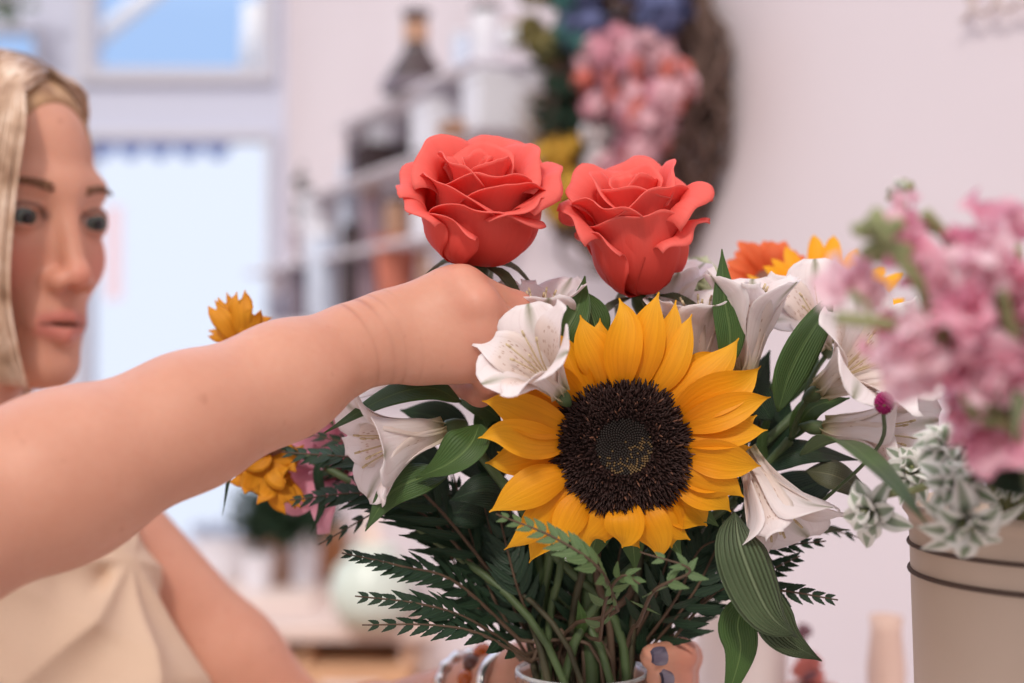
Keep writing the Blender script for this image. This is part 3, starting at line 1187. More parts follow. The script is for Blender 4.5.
TIPS = [(619, 298, 0), (659, 292, 0), (676, 300, 1), (692, 314, 0), (739, 338, 0), (761, 366, 0), (771, 397, 0), (768, 430, 0), (761, 466, 0), (744, 497, 0),
        (731, 512, 1), (707, 526, 1), (659, 561, 0), (622, 548, 0), (588, 552, 0), (560, 540, 1), (529, 563, 1), (504, 550, 0), (489, 512, 0), (485, 463, 1), (478, 438, 0), (482, 401, 0),
        (490, 378, 1), (500, 380, 1), (524, 352, 0), (551, 330, 0), (580, 315, 0), (641, 312, 1), (600, 318, 1), (563, 352, 1), (512, 392, 1),
        (497, 452, 1), (507, 490, 1), (720, 352, 1), (752, 385, 1), (757, 415, 1), (752, 447, 1), (738, 480, 1), (690, 540, 1), (672, 548, 1), (640, 548, 1), (605, 543, 1), (545, 545, 0)]
for (tx, ty, back) in TIPS:
    dt = .702 + (.010 if back else 0) + random.uniform(-.004, .004)
    if tx < 570 and ty < 395:
        dt += .012
    if ty > 520:
        dt += .004
    tip = P(tx, ty, dt)
    dv = tip - SFC
    e = unit(np.dot(dv, sx) * sx + np.dot(dv, sy) * sy)
    root = SFC + e * .026 - sn * (.006 if back else .002)
    L = np.linalg.norm(tip - root)
    lift = random.uniform(.004, .010) * (0.6 if back else 1) * (.3 if tx < 570 and ty < 395 else 1)
    side = np.cross(sn, e)
    m1 = root + (tip - root) * .38 + sn * lift + side * random.uniform(-.002, .002)
    m2 = root + (tip - root) * .74 + sn * lift * .75 + side * random.uniform(-.003, .003)
    mb = MB()
    nrm = unit(sn + side * random.uniform(-.35, .35))
    blade(mb, [root, m1, m2, tip], random.uniform(.0086, .0112), nrm, 18, 9,
          lambda x: np.maximum(.62 * (1 - x) ** 1.5, prof_leaf(x, 1.45, .40)), cup=random.choice([-.22, .28, .35]), ruffle=.05, rk=7, ph=random.random() * 6)
    mb.build('petal', M_sun, sf)

mb = MB()                                                     # domed disc
R_D = .0345
mb.lathe(SFC - sn * .002, [(R_D * .93, -.004), (R_D * .96, 0), (R_D * .88, .0045), (R_D * .7, .0075), (R_D * .45, .0072), (R_D * .25, .0050), (.0004, .0042)], 48, axis=sn)
M_disc = plain('sunflower_disc', (44, 28, 24), .8, .2, .3, 300)
mb.build('disc', M_disc, sf)
mb = MB(); mc = MB()
N = 2600
for i in range(N):
    q = math.sqrt((i + .5) / N)
    a = i * 2.399963
    r = q * R_D
    e = math.cos(a) * sx + math.sin(a) * sy
    zq = np.interp(q, [0, .25, .45, .7, .88, 1], [.0042, .0050, .0072, .0075, .0045, -.001]) - .002
    p = SFC + e * r + sn * zq
    if q > .40:
        out = unit(sn * (1.15 - q * .95) + e * (q ** 2 * 1.0) + rng.normal(0, .22, 3))
        ln = random.uniform(.0026, .0052)
        mb.tube([p - out * .001, p + out * ln * .6, p + out * ln], [.00042, .00050, .00022], 4, mi=1 if random.random() < .05 else 0)
    else:
        out = unit(sn + e * .2)
        tan = (math.cos(a) * .6 - math.sin(a) * .8)          # lighter florets gather on one side
        mi = 2 if random.random() < np.clip(.15 + tan * q * 1.5, 0, .8) else 0
        mc.tube([p - out * .001, p + out * .0008, p + out * .0018], [.0006, .0006, .0002], 5, mi=mi)
M_flt = plain('dark_floret', (50, 30, 26), .6, .3, .3, 200)
M_flt2 = plain('pollen_floret', (124, 84, 66), .6, .3)
M_flt3 = plain('tan_bud', (122, 98, 66), .6, .3)
fl = mb.build('disc_florets', [M_flt, M_flt2, M_flt3], sf); fl['kind'] = 'stuff'
fl = mc.build('centre_buds', [plain('centre_bud', (52, 46, 42), .5, .5), M_flt2, M_flt3], sf); fl['kind'] = 'stuff'


# ------------------------------------------------------------------ roses
def rose(root, C, ax, spec, S=1.0, seed=1):
    r_ = random.Random(seed)
    ax = unit(ax)
    e1 = unit(V(1, 0, 0) - ax[0] * ax); e2 = np.cross(ax, e1)          # e2 points away from the camera
    for (phi, dphi, R, Hh, curl, lean, droop, pt) in spec:
        Hh *= 1.12
        nv, nu = 26, 25
        v = np.linspace(0, 1, nv); u = np.linspace(-1, 1, nu)
        G = np.zeros((nv, nu, 3))
        ph = math.radians(phi); dp = math.radians(dphi)
        p1, p2, p3 = r_.uniform(0, 6), r_.uniform(0, 6), r_.uniform(-.12, .12)
        for j, uu in enumerate(u):
            top = 1 - .15 * abs(uu) ** 3.0 + .05 * pt * max(0, 1 - abs(uu) * 2.2) + .018 * math.sin(3.2 * uu + p1)
            for i, vv in enumerate(v):
                bulge = (1 - (1 - min(vv / .62, 1)) ** 2.4) ** .62                 # round cup
                rad = .86 * R * (.10 + .90 * bulge) + .34 * lean * Hh * vv ** 1.5
                vc = .66
                hgt = Hh * top * min(vv, vc)
                if vv > vc:                                                         # the rim rolls outwards along an arc
                    c = (vv - vc) / (1 - vc)
                    tm = .10 + curl * 150 * (.62 + .42 * abs(uu + .25 * math.sin(p1)) + .16 * math.sin(3 * uu + p2))
                    rho = Hh * top * (1 - vc) / max(tm, .05)
                    rad += rho * (1 - math.cos(tm * c)); hgt += rho * math.sin(tm * c)
                    rad += .0016 * c * c * math.sin(9 * uu + p1) * (R / .03); hgt += .0012 * c * c * math.sin(7 * uu + p2)
                else:
                    c = 0
                wang = dp * (.55 + .45 * min(1, vv / .55)) * (1 - .10 * c)
                an = ph + uu * wang + p3 * vv
                rad += .0022 * uu * (1 if R > .012 else .6)                         # one edge under its neighbour
                rad += .0011 * math.sin(5 * uu + p2 + 3 * vv) * vv * (R / .03)
                G[i, j] = np.asarray(C) + S * (rad * (math.cos(an) * e1 + math.sin(an) * e2) + hgt * ax)
        uu_, vv_ = np.meshgrid(v, (u + 1) / 2, indexing='ij')
        mb = MB(); mb.grid(G, np.stack([uu_, vv_], -1))
        o = mb.build('petal', M_rose, root)
        sm = o.modifiers.new('thickness', 'SOLIDIFY'); sm.thickness = .0005; sm.offset = 0


def rose_calyx(root, C, ax, S=1.0, seeds=(20, 95, 170, 250, 320), droop=.3):
    ax = unit(ax)
    e1 = unit(V(1, 0, 0) - ax[0] * ax); e2 = np.cross(ax, e1)
    mb = MB()
    mb.lathe(np.asarray(C) - ax * .010, [(.0022, -.006), (.0045, .0), (.0062, .005), (.0060, .010), (.003, .013), (.0003, .013)], 16, axis=ax)
    mb.build('hip', M_stem, root)
    for k, a in enumerate(seeds):
        e = math.cos(math.radians(a)) * e1 + math.sin(math.radians(a)) * e2
        C_ = np.asarray(C)
        mb = MB()
        blade(mb, [C_ + e * .005 - ax * .0, C_ + e * .020 - ax * .004, C_ + e * (.034) - ax * (.012 + .02 * droop), C_ + e * .042 - ax * (.020 + .04 * droop)],
              .0042, ax, 12, 5, lambda x: prof_leaf(x, 1.3, .25), cup=.5)
        mb.build('sepal', M_leaf4, root)


# phi (-90 faces the camera), half angle, radius, height, curl, lean, droop, pointed
R1 = [(0, 150, .0050, .053, .000, 0, 0, 0), (140, 115, .0080, .054, .002, 0, .2, 0), (-50, 100, .0115, .054, .003, 0, .3, 1), (75, 90, .0150, .056, .005, 0, .3, 0), (195, 85, .0175, .056, .006, 0, .4, 1),
      (-85, 82, .0205, .0525, .007, .0, .6, 0), (30, 72, .0245, .057, .009, .03, .6, 1), (135, 72, .0250, .058, .010, .03, .6, 1),
      (-55, 70, .0280, .0500, .010, .02, .8, 1), (-140, 66, .0290, .0500, .010, .03, .8, 0), (80, 60, .0310, .058, .013, .07, .7, 1),
      (-5, 55, .0330, .0530, .015, .10, .8, 1), (160, 55, .0330, .050, .014, .10, .8, 1), (-88, 64, .0345, .0420, .013, .0, 1.0, 0), (-38, 50, .0350, .0440, .012, .04, .9, 1),
      (-168, 50, .0360, .0430, .015, .16, .8, 1), (60, 50, .0345, .052, .014, .12, .8, 1), (-140, 46, .0365, .0350, .010, .06, .9, 0)]
C1 = P(478, 262, .742); A1x = unit(V(.05, -.40, .92))
r1 = thing('rose', 'coral rose held by its stem above the hand', 'rose', base_of(C1, 1), 'coral roses')
rose(r1, C1, A1x, R1, .95, 3)
rose_calyx(r1, C1 - A1x * .001, A1x, 1.0, (-42, 12, 80, 160, 230), .45)
add_stem(r1, C1 - A1x * .010, 1, .0034, M_stem, side=(-.012, .0), extra=[P(496, 330, .745), P(515, 450, .76)])
R2 = [(10, 150, .0045, .054, .000, 0, 0, 0), (150, 115, .0070, .056, .002, 0, .2, 0), (-70, 100, .0095, .056, .003, 0, .3, 1), (60, 90, .0120, .058, .004, 0, .3, 0), (180, 85, .0140, .058, .005, 0, .4, 1),
      (-100, 80, .0165, .0555, .005, 0, .5, 0), (20, 72, .0195, .058, .007, .02, .6, 1), (130, 72, .0205, .060, .008, .03, .6, 1),
      (-60, 70, .0225, .0530, .007, .01, .7, 1), (-145, 64, .0235, .0530, .008, .03, .7, 1), (75, 60, .0250, .059, .011, .06, .7, 1),
      (-6, 48, .0265, .0570, .020, .12, .6, 2), (-95, 66, .0265, .0450, .006, .0, .9, 0), (185, 44, .0265, .0500, .014, .14, .7, 2),
      (-30, 44, .0280, .0400, .018, .13, .8, 2), (110, 50, .0275, .053, .012, .10, .8, 1), (-150, 44, .0280, .0380, .008, .05, .8, 1)]
C2 = P(642, 293, .748); A2x = unit(V(-.14, -.32, .95))
r2 = thing('rose', 'smaller coral rose standing free above the sunflower', 'rose', base_of(C2, 2), 'coral roses')
rose(r2, C2, A2x, R2, 1.01, 8)
rose_calyx(r2, C2 - A2x * .001, A2x, 1.0, (-20, 40, 110, 200, 280), .1)
add_stem(r2, C2 - A2x * .010, 2, .0034, M_stem, side=(.008, .006))


# ------------------------------------------------------------------ white alstroemeria
def alstro(root, B, ax, S=1.0, open_=1.0, roll=0.0, n=6, mats=None, seed=0, name='flower'):
    """A trumpet of six tepals: B its foot, ax the way it opens."""
    rr = random.Random(seed)
    ax = unit(ax); B = np.asarray(B, float)
    ref = V(0, 0, 1) if abs(ax[2]) < .85 else V(0, -1, 0)
    e1 = unit(np.cross(np.cross(ax, ref), ax)); e2 = np.cross(ax, e1)
    fl = MB()
    fl.lathe(B - ax * .006 * S, [(.0016 * S, -.004 * S), (.0036 * S, .001 * S), (.0036 * S, .005 * S), (.002 * S, .008 * S), (.0002, .009 * S)], 10, axis=ax)
    Lt = .052 * S
    fl.lathe(B, [(.0022 * S, .002 * S), (.055 * Lt, .12 * Lt), (.105 * Lt, .30 * Lt), (.10 * Lt, .30 * Lt), (.05 * Lt, .12 * Lt), (.0003, .02 * Lt)], 14, axis=ax, mi=1)
    fo = fl.build(name, [M_stem, mats or M_als], root)
    for k in range(n):
        inner = k % 2
        a = roll + k * 2 * math.pi / n + rr.uniform(-.12, .12)
        e = math.cos(a) * e1 + math.sin(a) * e2
        o = open_ * rr.uniform(.85, 1.15)
        L = (.052 if inner else .050) * S * rr.uniform(.92, 1.06)
        pts = [B + ax * .001 * S + e * .0015 * S, B + ax * .34 * L + e * (.12 * L), B + ax * .68 * L + e * L * (.22 + .16 * o), B + ax * L * (.93 - .16 * o) + e * L * (.34 + .40 * o)]
        mb = MB()
        wd = (.0105 if inner else .0158) * S
        prof = (lambda x: np.maximum(.36, np.where(x < .68, (.36 + .64 * np.clip(x / .68, 0, 1) ** 1.7), np.sqrt(np.clip(1 - ((x - .68) / .325) ** 2.6, 0, 1))))) if not inner else \
               (lambda x: np.maximum(.40, np.where(x < .6, (.4 + .6 * np.clip(x / .6, 0, 1) ** 1.3), np.clip(1 - ((x - .6) / .41) ** 1.9, .1, 1))))
        blade(mb, pts, wd, ax - e * .6, 16, 9, prof, cup=.30 if inner else .22, ruffle=.10, rk=9, ph=rr.random() * 6)
        mm = mats or (M_alsp if inner else M_als)
        o_ = mb.build('tepal', mm, fo)
        o_.modifiers.new('thickness', 'SOLIDIFY').thickness = .0003
    st = MB()
    for k in range(5):
        a = roll + k * 1.25
        e = math.cos(a) * e1 + math.sin(a) * e2
        p = [B + ax * .004 * S, B + ax * .025 * S + e * .003 * S, B + ax * .040 * S + e * .007 * S]
        st.tube(bez(p, 6), .0004 * S, 5)
        st.tube([p[2], p[2] + ax * .0025 * S + e * .001 * S], [.0007 * S, .0005 * S], 6)
    st.build('stamens', M_stam if mats is None else mats, fo)
    return fo


def leaf(root, pts, w, mat=None, nrm=(0, -1, .35), cup=-.12, fold=.18, ruffle=.03, twist=0.0, tipk=1.15, fat=.42, name='leaf'):
    mb = MB()
    blade(mb, pts, w, nrm, 20, 9, lambda x: prof_leaf(x, tipk, fat), cup=cup, fold=fold, ruffle=ruffle, rk=8, ph=random.random() * 6, twist=twist)
    o = mb.build(name, mat or M_leaf, root)
    o.modifiers.new('thickness', 'SOLIDIFY').thickness = .0003
    return o


def pedicel(root, a, b, r=.0014):
    a = np.asarray(a); b = np.asarray(b)
    mb = MB(); mb.tube(bez([a, (a + b) / 2 + V(0, 0, .004), b], 10), r, 7); mb.build('pedicel', M_stem, root)


PX = .70 / F
AG = 'white alstroemeria stems'


def als_stem(label, k, hub, flowers, leaves, side=None, extra=None):
    root = thing('alstroemeria', label, 'alstroemeria', base_of(hub, k, side), AG)
    add_stem(root, hub, k, .0026, M_stem, side, extra=extra)
    for i, f in enumerate(flowers):
        B = np.asarray(f['B'])
        fo = alstro(root, B, f['ax'], f.get('S', 1), f.get('open', 1), f.get('roll', 0), seed=k * 10 + i)
        pedicel(root, hub, B - unit(f['ax']) * .006)
    for l in leaves:
        leaf(root, l[0], l[1] * PX, *l[2:])


als_stem('white alstroemeria in front of the fingers with speckled throats', 4, P(556, 420, .735), [
    dict(B=P(560, 394, .698), ax=V(-.42, -.68, .52), S=1.04, open=.50, roll=.25),
    dict(B=P(540, 372, .736), ax=V(.0, -.22, 1), S=1.02, open=.26, roll=.2)],
    [([P(462, 402, .722), P(430, 388, .716), P(385, 398, .712), P(324, 433, .716)], 17, M_leaf, (.1, -.7, .7)),
     ([P(556, 352, .722), P(566, 330, .718), P(578, 306, .722), P(585, 276, .728)], 16, M_leaf, (.5, -1, .1), .3, .2),
     ([P(600, 345, .735), P(592, 315, .735), P(580, 288, .74)], 18, M_leaf, (-.2, -1, .1))])
als_stem('white alstroemeria drooping to the left below the wrist', 5, P(470, 440, .745), [
    dict(B=P(446, 428, .726), ax=V(-.92, -.42, -.22), S=1.12, open=.62, roll=.55)],
    [([P(480, 424, .715), P(470, 445, .706), P(448, 464, .704), P(416, 478, .708)], 23, M_leaf, (-.1, -.8, .6), .2, .25),
     ([P(450, 472, .722), P(420, 478, .714), P(390, 494, .712), P(365, 531, .714)], 21, M_leaf, (.1, -.7, .7)),
     ([P(400, 392, .742), P(375, 390, .742), P(345, 402, .742)], 9, M_als, (0, -.6, .8))])
als_stem('upright white alstroemeria between the smaller rose and a spear-shaped leaf', 6, P(715, 430, .75), [
    dict(B=P(703, 385, .742), ax=V(-.12, -.20, 1), S=1.10, open=.34, roll=.3),
    dict(B=P(744, 376, .728), ax=V(.06, -.18, 1), S=1.12, open=.20, roll=.9),
    dict(B=P(668, 352, .765), ax=V(-.1, -.15, 1), S=1.0, open=.5, roll=.1)],
    [([P(726, 372, .715), P(730, 335, .712), P(724, 295, .712), P(722, 249, .716)], 16, M_leaf, (.15, -1, .0), .1, .12)])
als_stem('white alstroemeria opening forward behind the slanting leaf', 7, P(800, 410, .765), [
    dict(B=P(826, 346, .765), ax=V(-.32, -.72, .62), S=.98, open=.58, roll=.0)],
    [([P(778, 412, .708), P(790, 372, .704), P(816, 325, .702), P(862, 268, .706)], 21, M_leaf, (.45, -.9, .25), -.1, .25),
     ([P(772, 420, .75), P(760, 400, .75), P(752, 372, .75)], 18, M_leaf3)])
als_stem('white alstroemeria spreading right above the arching leaf', 8, P(790, 440, .745), [
    dict(B=P(820, 390, .722), ax=V(.42, -.72, .42), S=1.18, open=.70, roll=.10),
    dict(B=P(822, 428, .735), ax=V(.78, -.55, -.05), S=1.12, open=.45, roll=.8)],
    [([P(800, 455, .712), P(838, 440, .675), P(880, 470, .615), P(927, 524, .565)], 21, M_leaf, (.25, -.75, .65), -.1, .22),
     ([P(806, 470, .74), P(840, 478, .735), P(880, 505, .738)], 20, M_leaf4, (.0, -.7, .7)),
     ([P(790, 440, .75), P(812, 408, .742), P(850, 398, .74)], 14, M_leaf, (.0, -.8, .6)),
     ([P(760, 470, .75), P(800, 452, .742), P(858, 460, .75)], 18, M_leaf3, (0, -.7, .7)),
     ([P(850, 432, .74), P(868, 425, .738), P(892, 430, .745)], 15, M_leaf, (0, -.8, .6))])
als_stem('white alstroemeria hanging below the right edge of the sunflower', 9, P(735, 500, .745), [
    dict(B=P(742, 448, .722), ax=V(.42, -.35, -.86), S=1.15, open=.50, roll=.2)],
    [([P(735, 512, .700), P(742, 552, .690), P(768, 612, .688), P(798, 638, .690)], 30, M_leaf2, (.35, -1, .35), -.25, .12, .05),
     ([P(752, 560, .702), P(770, 612, .698), P(788, 640, .698), P(822, 661, .700)], 22, M_leaf2, (.1, -.9, .5), -.1, .2),
     ([P(752, 592, .722), P(738, 622, .716), P(740, 655, .716), P(722, 715, .72)], 20, M_leaf, (-.3, -1, .1), .1, .1),
     ([P(745, 500, .76), P(790, 526, .755), P(850, 530, .76)], 12, M_leaf4, (0, -.6, .8))])


# ------------------------------------------------------------------ fern
def fern(pts, Lm, npin, nrm, k, label, mat=None, group='fern fronds in the vase', side=None, droop=.0, start=.12, stalk_only=0.0, ang=46):
    """pts: the frond from foot to tip (its stalk carries on into the vase)."""
    c = bez(pts, 40)
    root = thing('fern_frond', label, 'fern frond', base_of(c[0], k, side), group)
    rim = stem_path(c[0], k, side)
    mb = MB()
    full = np.concatenate([bez([rim[3], rim[2], c[0]], 12)[:-1], c])
    mb.tube(full, np.linspace(.0013, .0004, len(full)), 6)
    mb.build('stalk', M_stemr, root)
    tg = np.gradient(c, axis=0); tg /= np.linalg.norm(tg, axis=1)[:, None]
    mb = MB()
    nrm = unit(nrm)
    npin = int(npin * .66)
    for i in range(npin):
        t_ = start + (1 - start) * (i / (npin - 1)) ** .92
        if t_ > .995:
            continue
        x = t_ * 39; j = min(int(x), 38); f = x - j
        p = c[j] + (c[j + 1] - c[j]) * f
        T = tg[j]
        s0 = unit(np.cross(T, nrm)); n0 = np.cross(s0, T)
        for sg in (1, -1):
            L = Lm * ((1 - t_) ** .85) * (1 + random.uniform(-.1, .1)) * (.62 + .38 * min(1, t_ / .25)) + .004
            a = math.radians(ang - 14 * t_ + random.uniform(-4, 4))
            d = unit(T * math.cos(a) + sg * s0 * math.sin(a) - n0 * random.uniform(-.05, .22))
            dd = unit(np.cross(n0, d)) * sg
            hw = min(.14 * L + .0006, .0023)
            blade(mb, [p, p + d * L * .5 - n0 * L * .02, p + d * L + T * L * .10 - n0 * L * .08], hw, n0, 13, 3,
                  lambda x: (prof_leaf(x, 1.0, .36) + .10) * (.80 + .34 * ((x * 5.5) % 1.0)), fold=.25)
    mb.build('leaflets', mat or M_fern, root)
    return root


FG = 'dark fern fronds packed under the flowers'
FD = 'dark fern frond packed among the stems under the sunflower'
ferns = [
    ([P(520, 640, .765), P(455, 582, .745), P(400, 566, .738), P(342, 553, .735)], .021, 24, (.1, -.55, .85), 'fern frond reaching left in the middle of the left side, level with the table edge'),
    ([P(525, 655, .760), P(470, 620, .735), P(420, 604, .725), P(355, 596, .722)], .021, 20, (.05, -.60, .80), 'fern frond reaching left below the topmost of the three low ones'),
    ([P(530, 662, .755), P(480, 634, .728), P(430, 625, .720), P(362, 625, .716)], .018, 18, (.0, -.55, .85), 'lowest fern frond on the left, just over the bracelets'),
    ([P(510, 600, .775), P(440, 520, .765), P(395, 505, .765), P(318, 545, .775)], .020, 22, (.1, -.6, .8), 'fern frond arching left under the broad green leaf'),
    ([P(500, 580, .785), P(430, 480, .785), P(370, 450, .79), P(300, 432, .80)], .026, 22, (.2, -.6, .75), 'fern frond just under the forearm on the left'),
    ([P(500, 580, .80), P(420, 490, .80), P(350, 470, .81), P(292, 478, .82)], .028, 22, (.1, -.6, .75), 'fern frond behind the white flower on the left'),
    ([P(490, 560, .78), P(420, 470, .79), P(360, 420, .80), P(318, 405, .81)], .024, 20, (-.2, -.6, .75), 'fern frond tucked against the underside of the forearm'),
    ([P(505, 590, .765), P(430, 500, .755), P(370, 462, .755), P(282, 452, .765)], .034, 30, (.1, -.7, .65), 'longest fern frond reaching left between the two yellow flowers'),
    ([P(505, 600, .77), P(430, 520, .76), P(370, 494, .762), P(290, 500, .77)], .032, 28, (.0, -.7, .7), 'fern frond reaching left just above the one arching under the broad leaf'),
    ([P(655, 660, .765), P(720, 590, .745), P(775, 590, .735), P(838, 600, .73)], .019, 20, (.1, -.7, .7), 'fern frond reaching right under the long ribbed leaf'),
    ([P(650, 640, .775), P(715, 560, .765), P(765, 548, .76), P(826, 541, .755)], .018, 20, (.0, -.6, .8), 'upper of the fern frond tips on the right'),
    ([P(655, 650, .77), P(715, 590, .76), P(765, 572, .755), P(800, 556, .75)], .018, 18, (.2, -.6, .8), 'short fern frond on the right between two longer ones'),
    ([P(640, 640, .79), P(700, 540, .79), P(780, 520, .79), P(862, 538, .79)], .022, 20, (.0, -.5, .85), 'fern frond behind the white flower hanging on the right'),
]
for i, (pts, Lm, npn, nr, lb) in enumerate(ferns):
    fern(pts, Lm, npn, nr, 10 + i, lb)
fern([P(618, 610, .705), P(600, 570, .664), P(555, 538, .660), P(496, 514, .668)], .013, 20, (.1, -.8, .6), 25, 'pale green fern frond lying over the lower petals of the sunflower', M_fern2)
fern([P(640, 620, .715), P(655, 590, .672), P(690, 570, .665), P(640, 552, .668)], .011, 12, (.1, -.8, .6), 26, 'small pale fern tip below the sunflower, right of the pale frond', M_fern2)
fern([P(600, 640, .73), P(606, 600, .69), P(622, 576, .672), P(640, 584, .668)], .012, 12, (.1, -.9, .4), 27, 'short pale fern tip just below the middle of the sunflower', M_fern2)
rf = random.Random(5)
for i in range(15):
    x0 = 520 + 130 * (i / 14)
    x1 = 410 + 360 * (i / 14) + rf.uniform(-20, 20)
    y1 = 490 + rf.uniform(-20, 60)
    d = .76 + rf.uniform(-.015, .035)
    fern([P(x0, 660, .775), P((x0 * .55 + x1 * .45), 600, d), P(x0 * .3 + x1 * .7, 550, d), P(x1, y1, d)], .024, 20,
         (rf.uniform(-.5, .5), -.9, rf.uniform(.0, .5)), 30 + i, FD, M_fern, FG)

# leafy stems that fill the middle
GG = 'leafy green stems in the middle of the bouquet'
fill = [
    ('leafy stem with a large dark leaf just above the vase rim', P(640, 560, .775), [([P(640, 655, .765), P(632, 620, .760), P(648, 580, .758), P(676, 548, .762)], 30, M_leaf3), ([P(600, 640, .77), P(590, 600, .765), P(596, 560, .77)], 13, M_leaf4), ([P(655, 600, .765), P(690, 575, .76), P(712, 540, .765)], 16, M_leaf3)]),
    ('leafy stem filling the gap left of the sunflower', P(500, 480, .775), [([P(500, 480, .765), P(492, 450, .755), P(500, 415, .755)], 20, M_leaf3), ([P(520, 500, .765), P(485, 490, .75), P(450, 500, .75)], 20, M_leaf3), ([P(500, 470, .775), P(470, 455, .77), P(440, 420, .77)], 22, M_leaf3), ([P(490, 520, .77), P(462, 512, .762), P(425, 520, .765)], 18, M_leaf3), ([P(500, 440, .76), P(485, 425, .752), P(480, 400, .752)], 14, M_leaf), ([P(540, 430, .76), P(560, 400, .76), P(600, 360, .77)], 22, M_leaf3)]),
    ('leafy stem filling the gap right of the sunflower', P(760, 470, .785), [([P(745, 480, .775), P(775, 440, .765), P(790, 400, .768)], 22, M_leaf3), ([P(745, 500, .775), P(800, 490, .765), P(845, 470, .77)], 24, M_leaf3), ([P(740, 450, .78), P(750, 400, .78), P(770, 350, .785)], 24, M_leaf3), ([P(740, 520, .775), P(770, 500, .77), P(812, 512, .772)], 20, M_leaf4), ([P(720, 430, .785), P(700, 390, .785), P(690, 340, .79)], 22, M_leaf3), ([P(760, 420, .775), P(800, 370, .78), P(818, 340, .785)], 18, M_leaf), ([P(770, 470, .765), P(762, 440, .758), P(776, 398, .752)], 6, M_leaf), ]),
    ('leafy stem under the hand with dark overlapping leaves', P(450, 440, .79), [([P(470, 450, .785), P(440, 420, .78), P(400, 410, .78)], 22, M_leaf3), ([P(450, 470, .79), P(410, 450, .79), P(370, 420, .79)], 20, M_leaf3), ([P(500, 420, .755), P(480, 405, .75), P(455, 400, .755)], 14, M_leaf), ([P(520, 440, .77), P(530, 400, .77), P(560, 360, .775)], 20, M_leaf3)]),
    ('leafy stem deep in the left half of the bouquet behind the fern fronds', P(480, 540, .81), [([P(520, 600, .80), P(480, 560, .80), P(440, 540, .80)], 26, M_leaf3), ([P(520, 560, .80), P(490, 520, .80), P(450, 490, .80)], 26, M_leaf3), ([P(500, 540, .805), P(455, 510, .805), P(415, 500, .805)], 24, M_leaf3), ([P(540, 620, .80), P(500, 600, .80), P(455, 600, .80)], 24, M_leaf3), ([P(530, 520, .80), P(540, 480, .80), P(520, 440, .80)], 26, M_leaf3)]),
    ('leafy stem deep in the right half of the bouquet under the sunflower', P(690, 540, .81), [([P(650, 620, .80), P(690, 590, .80), P(740, 590, .80)], 22, M_leaf3), ([P(660, 590, .80), P(700, 550, .80), P(750, 530, .80)], 26, M_leaf3), ([P(600, 600, .80), P(590, 560, .80), P(600, 520, .80)], 28, M_leaf3), ([P(640, 560, .80), P(670, 530, .80), P(690, 490, .80)], 28, M_leaf3)]),
    ('leafy stem low in the middle beside the fern stalks', P(560, 560, .79), [([P(560, 620, .775), P(540, 580, .77), P(530, 540, .77)], 22, M_leaf3), ([P(560, 600, .785), P(520, 560, .78), P(480, 540, .78)], 24, M_leaf3), ([P(590, 600, .785), P(610, 570, .78), P(640, 530, .78)], 24, M_leaf3), ([P(575, 640, .76), P(582, 622, .748), P(578, 600, .744)], 7, M_leaf), ([P(620, 660, .785), P(650, 620, .785), P(700, 600, .79)], 20, M_leaf3)]),
]
for i, (lb, hub, lv) in enumerate(fill):
    root = thing('leafy_stem', lb, 'foliage', base_of(hub, 50 + i), GG)
    sc_ = add_stem(root, hub, 50 + i, .0022, M_stemd)
    for pts, w_, m_ in lv:
        leaf(root, pts, w_ * PX, m_, (rf.uniform(-.3, .3), -.9, rf.uniform(.1, .6)))
        a = pts[0]
        j = int(np.argmin(np.linalg.norm(sc_ - a, axis=1)))
        mbp = MB(); mbp.tube(bez([sc_[j], (sc_[j] + a) / 2 + V(0, .003, 0), a], 8), .0009, 6); mbp.build('petiole', M_stemd, root)

# bare stems visible through the foliage
BG = 'bare stems between the fern fronds'
for i, (x0, y0, x1, y1, m_) in enumerate([(570, 668, 585, 560, M_stemd), (612, 672, 597, 575, M_stemr), (548, 672, 560, 570, M_stem), (630, 668, 640, 560, M_stemd), (585, 675, 632, 590, M_stemr)]):
    mb = MB()
    top = P(x1, y1, .752); rm = P(x0, y0, .762); bt = V(VX + (x0 - 582) * PX * .6, VY - .004, COUNTER + .012)
    mb.tube(bez([bt, rm, top, top + V(.004, .02, .03)], 18), .0021, 8)
    single('bare_stem', mb, m_, 'brown-green bare stem rising from the vase between the ferns', 'stem', bt, BG)


# ------------------------------------------------------------------ other blooms
def daisy(name, label, C, n_, npet, L, w, mat, k, back=0.15, notch=.5, cat='flower', ctr=M_flt2, sel=None, group=None, side=None, cr=.010, pw=1.0):
    n_ = unit(n_)
    root = thing(name, label, cat, base_of(C, k, side), group)
    e1 = unit(np.cross(n_, V(0, 1, .2))); e2 = np.cross(n_, e1)
    C = np.asarray(C)
    add_stem(root, C - n_ * .008, k, .0024, M_stem, side)
    mb = MB(); mb.lathe(C - n_ * .008, [(.0012, 0), (cr * .8, .003), (cr, .006), (cr * .9, .009), (cr * .4, .011), (.0003, .0115)], 20, axis=n_)
    mb.build('flower_centre', ctr, root)
    for i in range(npet):
        a = i * 2 * math.pi / npet + random.uniform(-.12, .12)
        e = math.cos(a) * e1 + math.sin(a) * e2
        l = L * random.uniform(.82, 1.1)
        mb = MB()
        r0 = C + e * cr * .7
        blade(mb, [r0, r0 + e * l * .5 + n_ * (.004 - back * l * .3), r0 + e * l - n_ * back * l], w * random.uniform(.85, 1.1), n_, 14, 7,
              lambda x: np.maximum(.45 * (1 - x), prof_leaf(x, .55, .55)), cup=random.choice([.3, -.2]), notch=notch, ruffle=.08)
        mb.build('petal', mat, root)
    return root




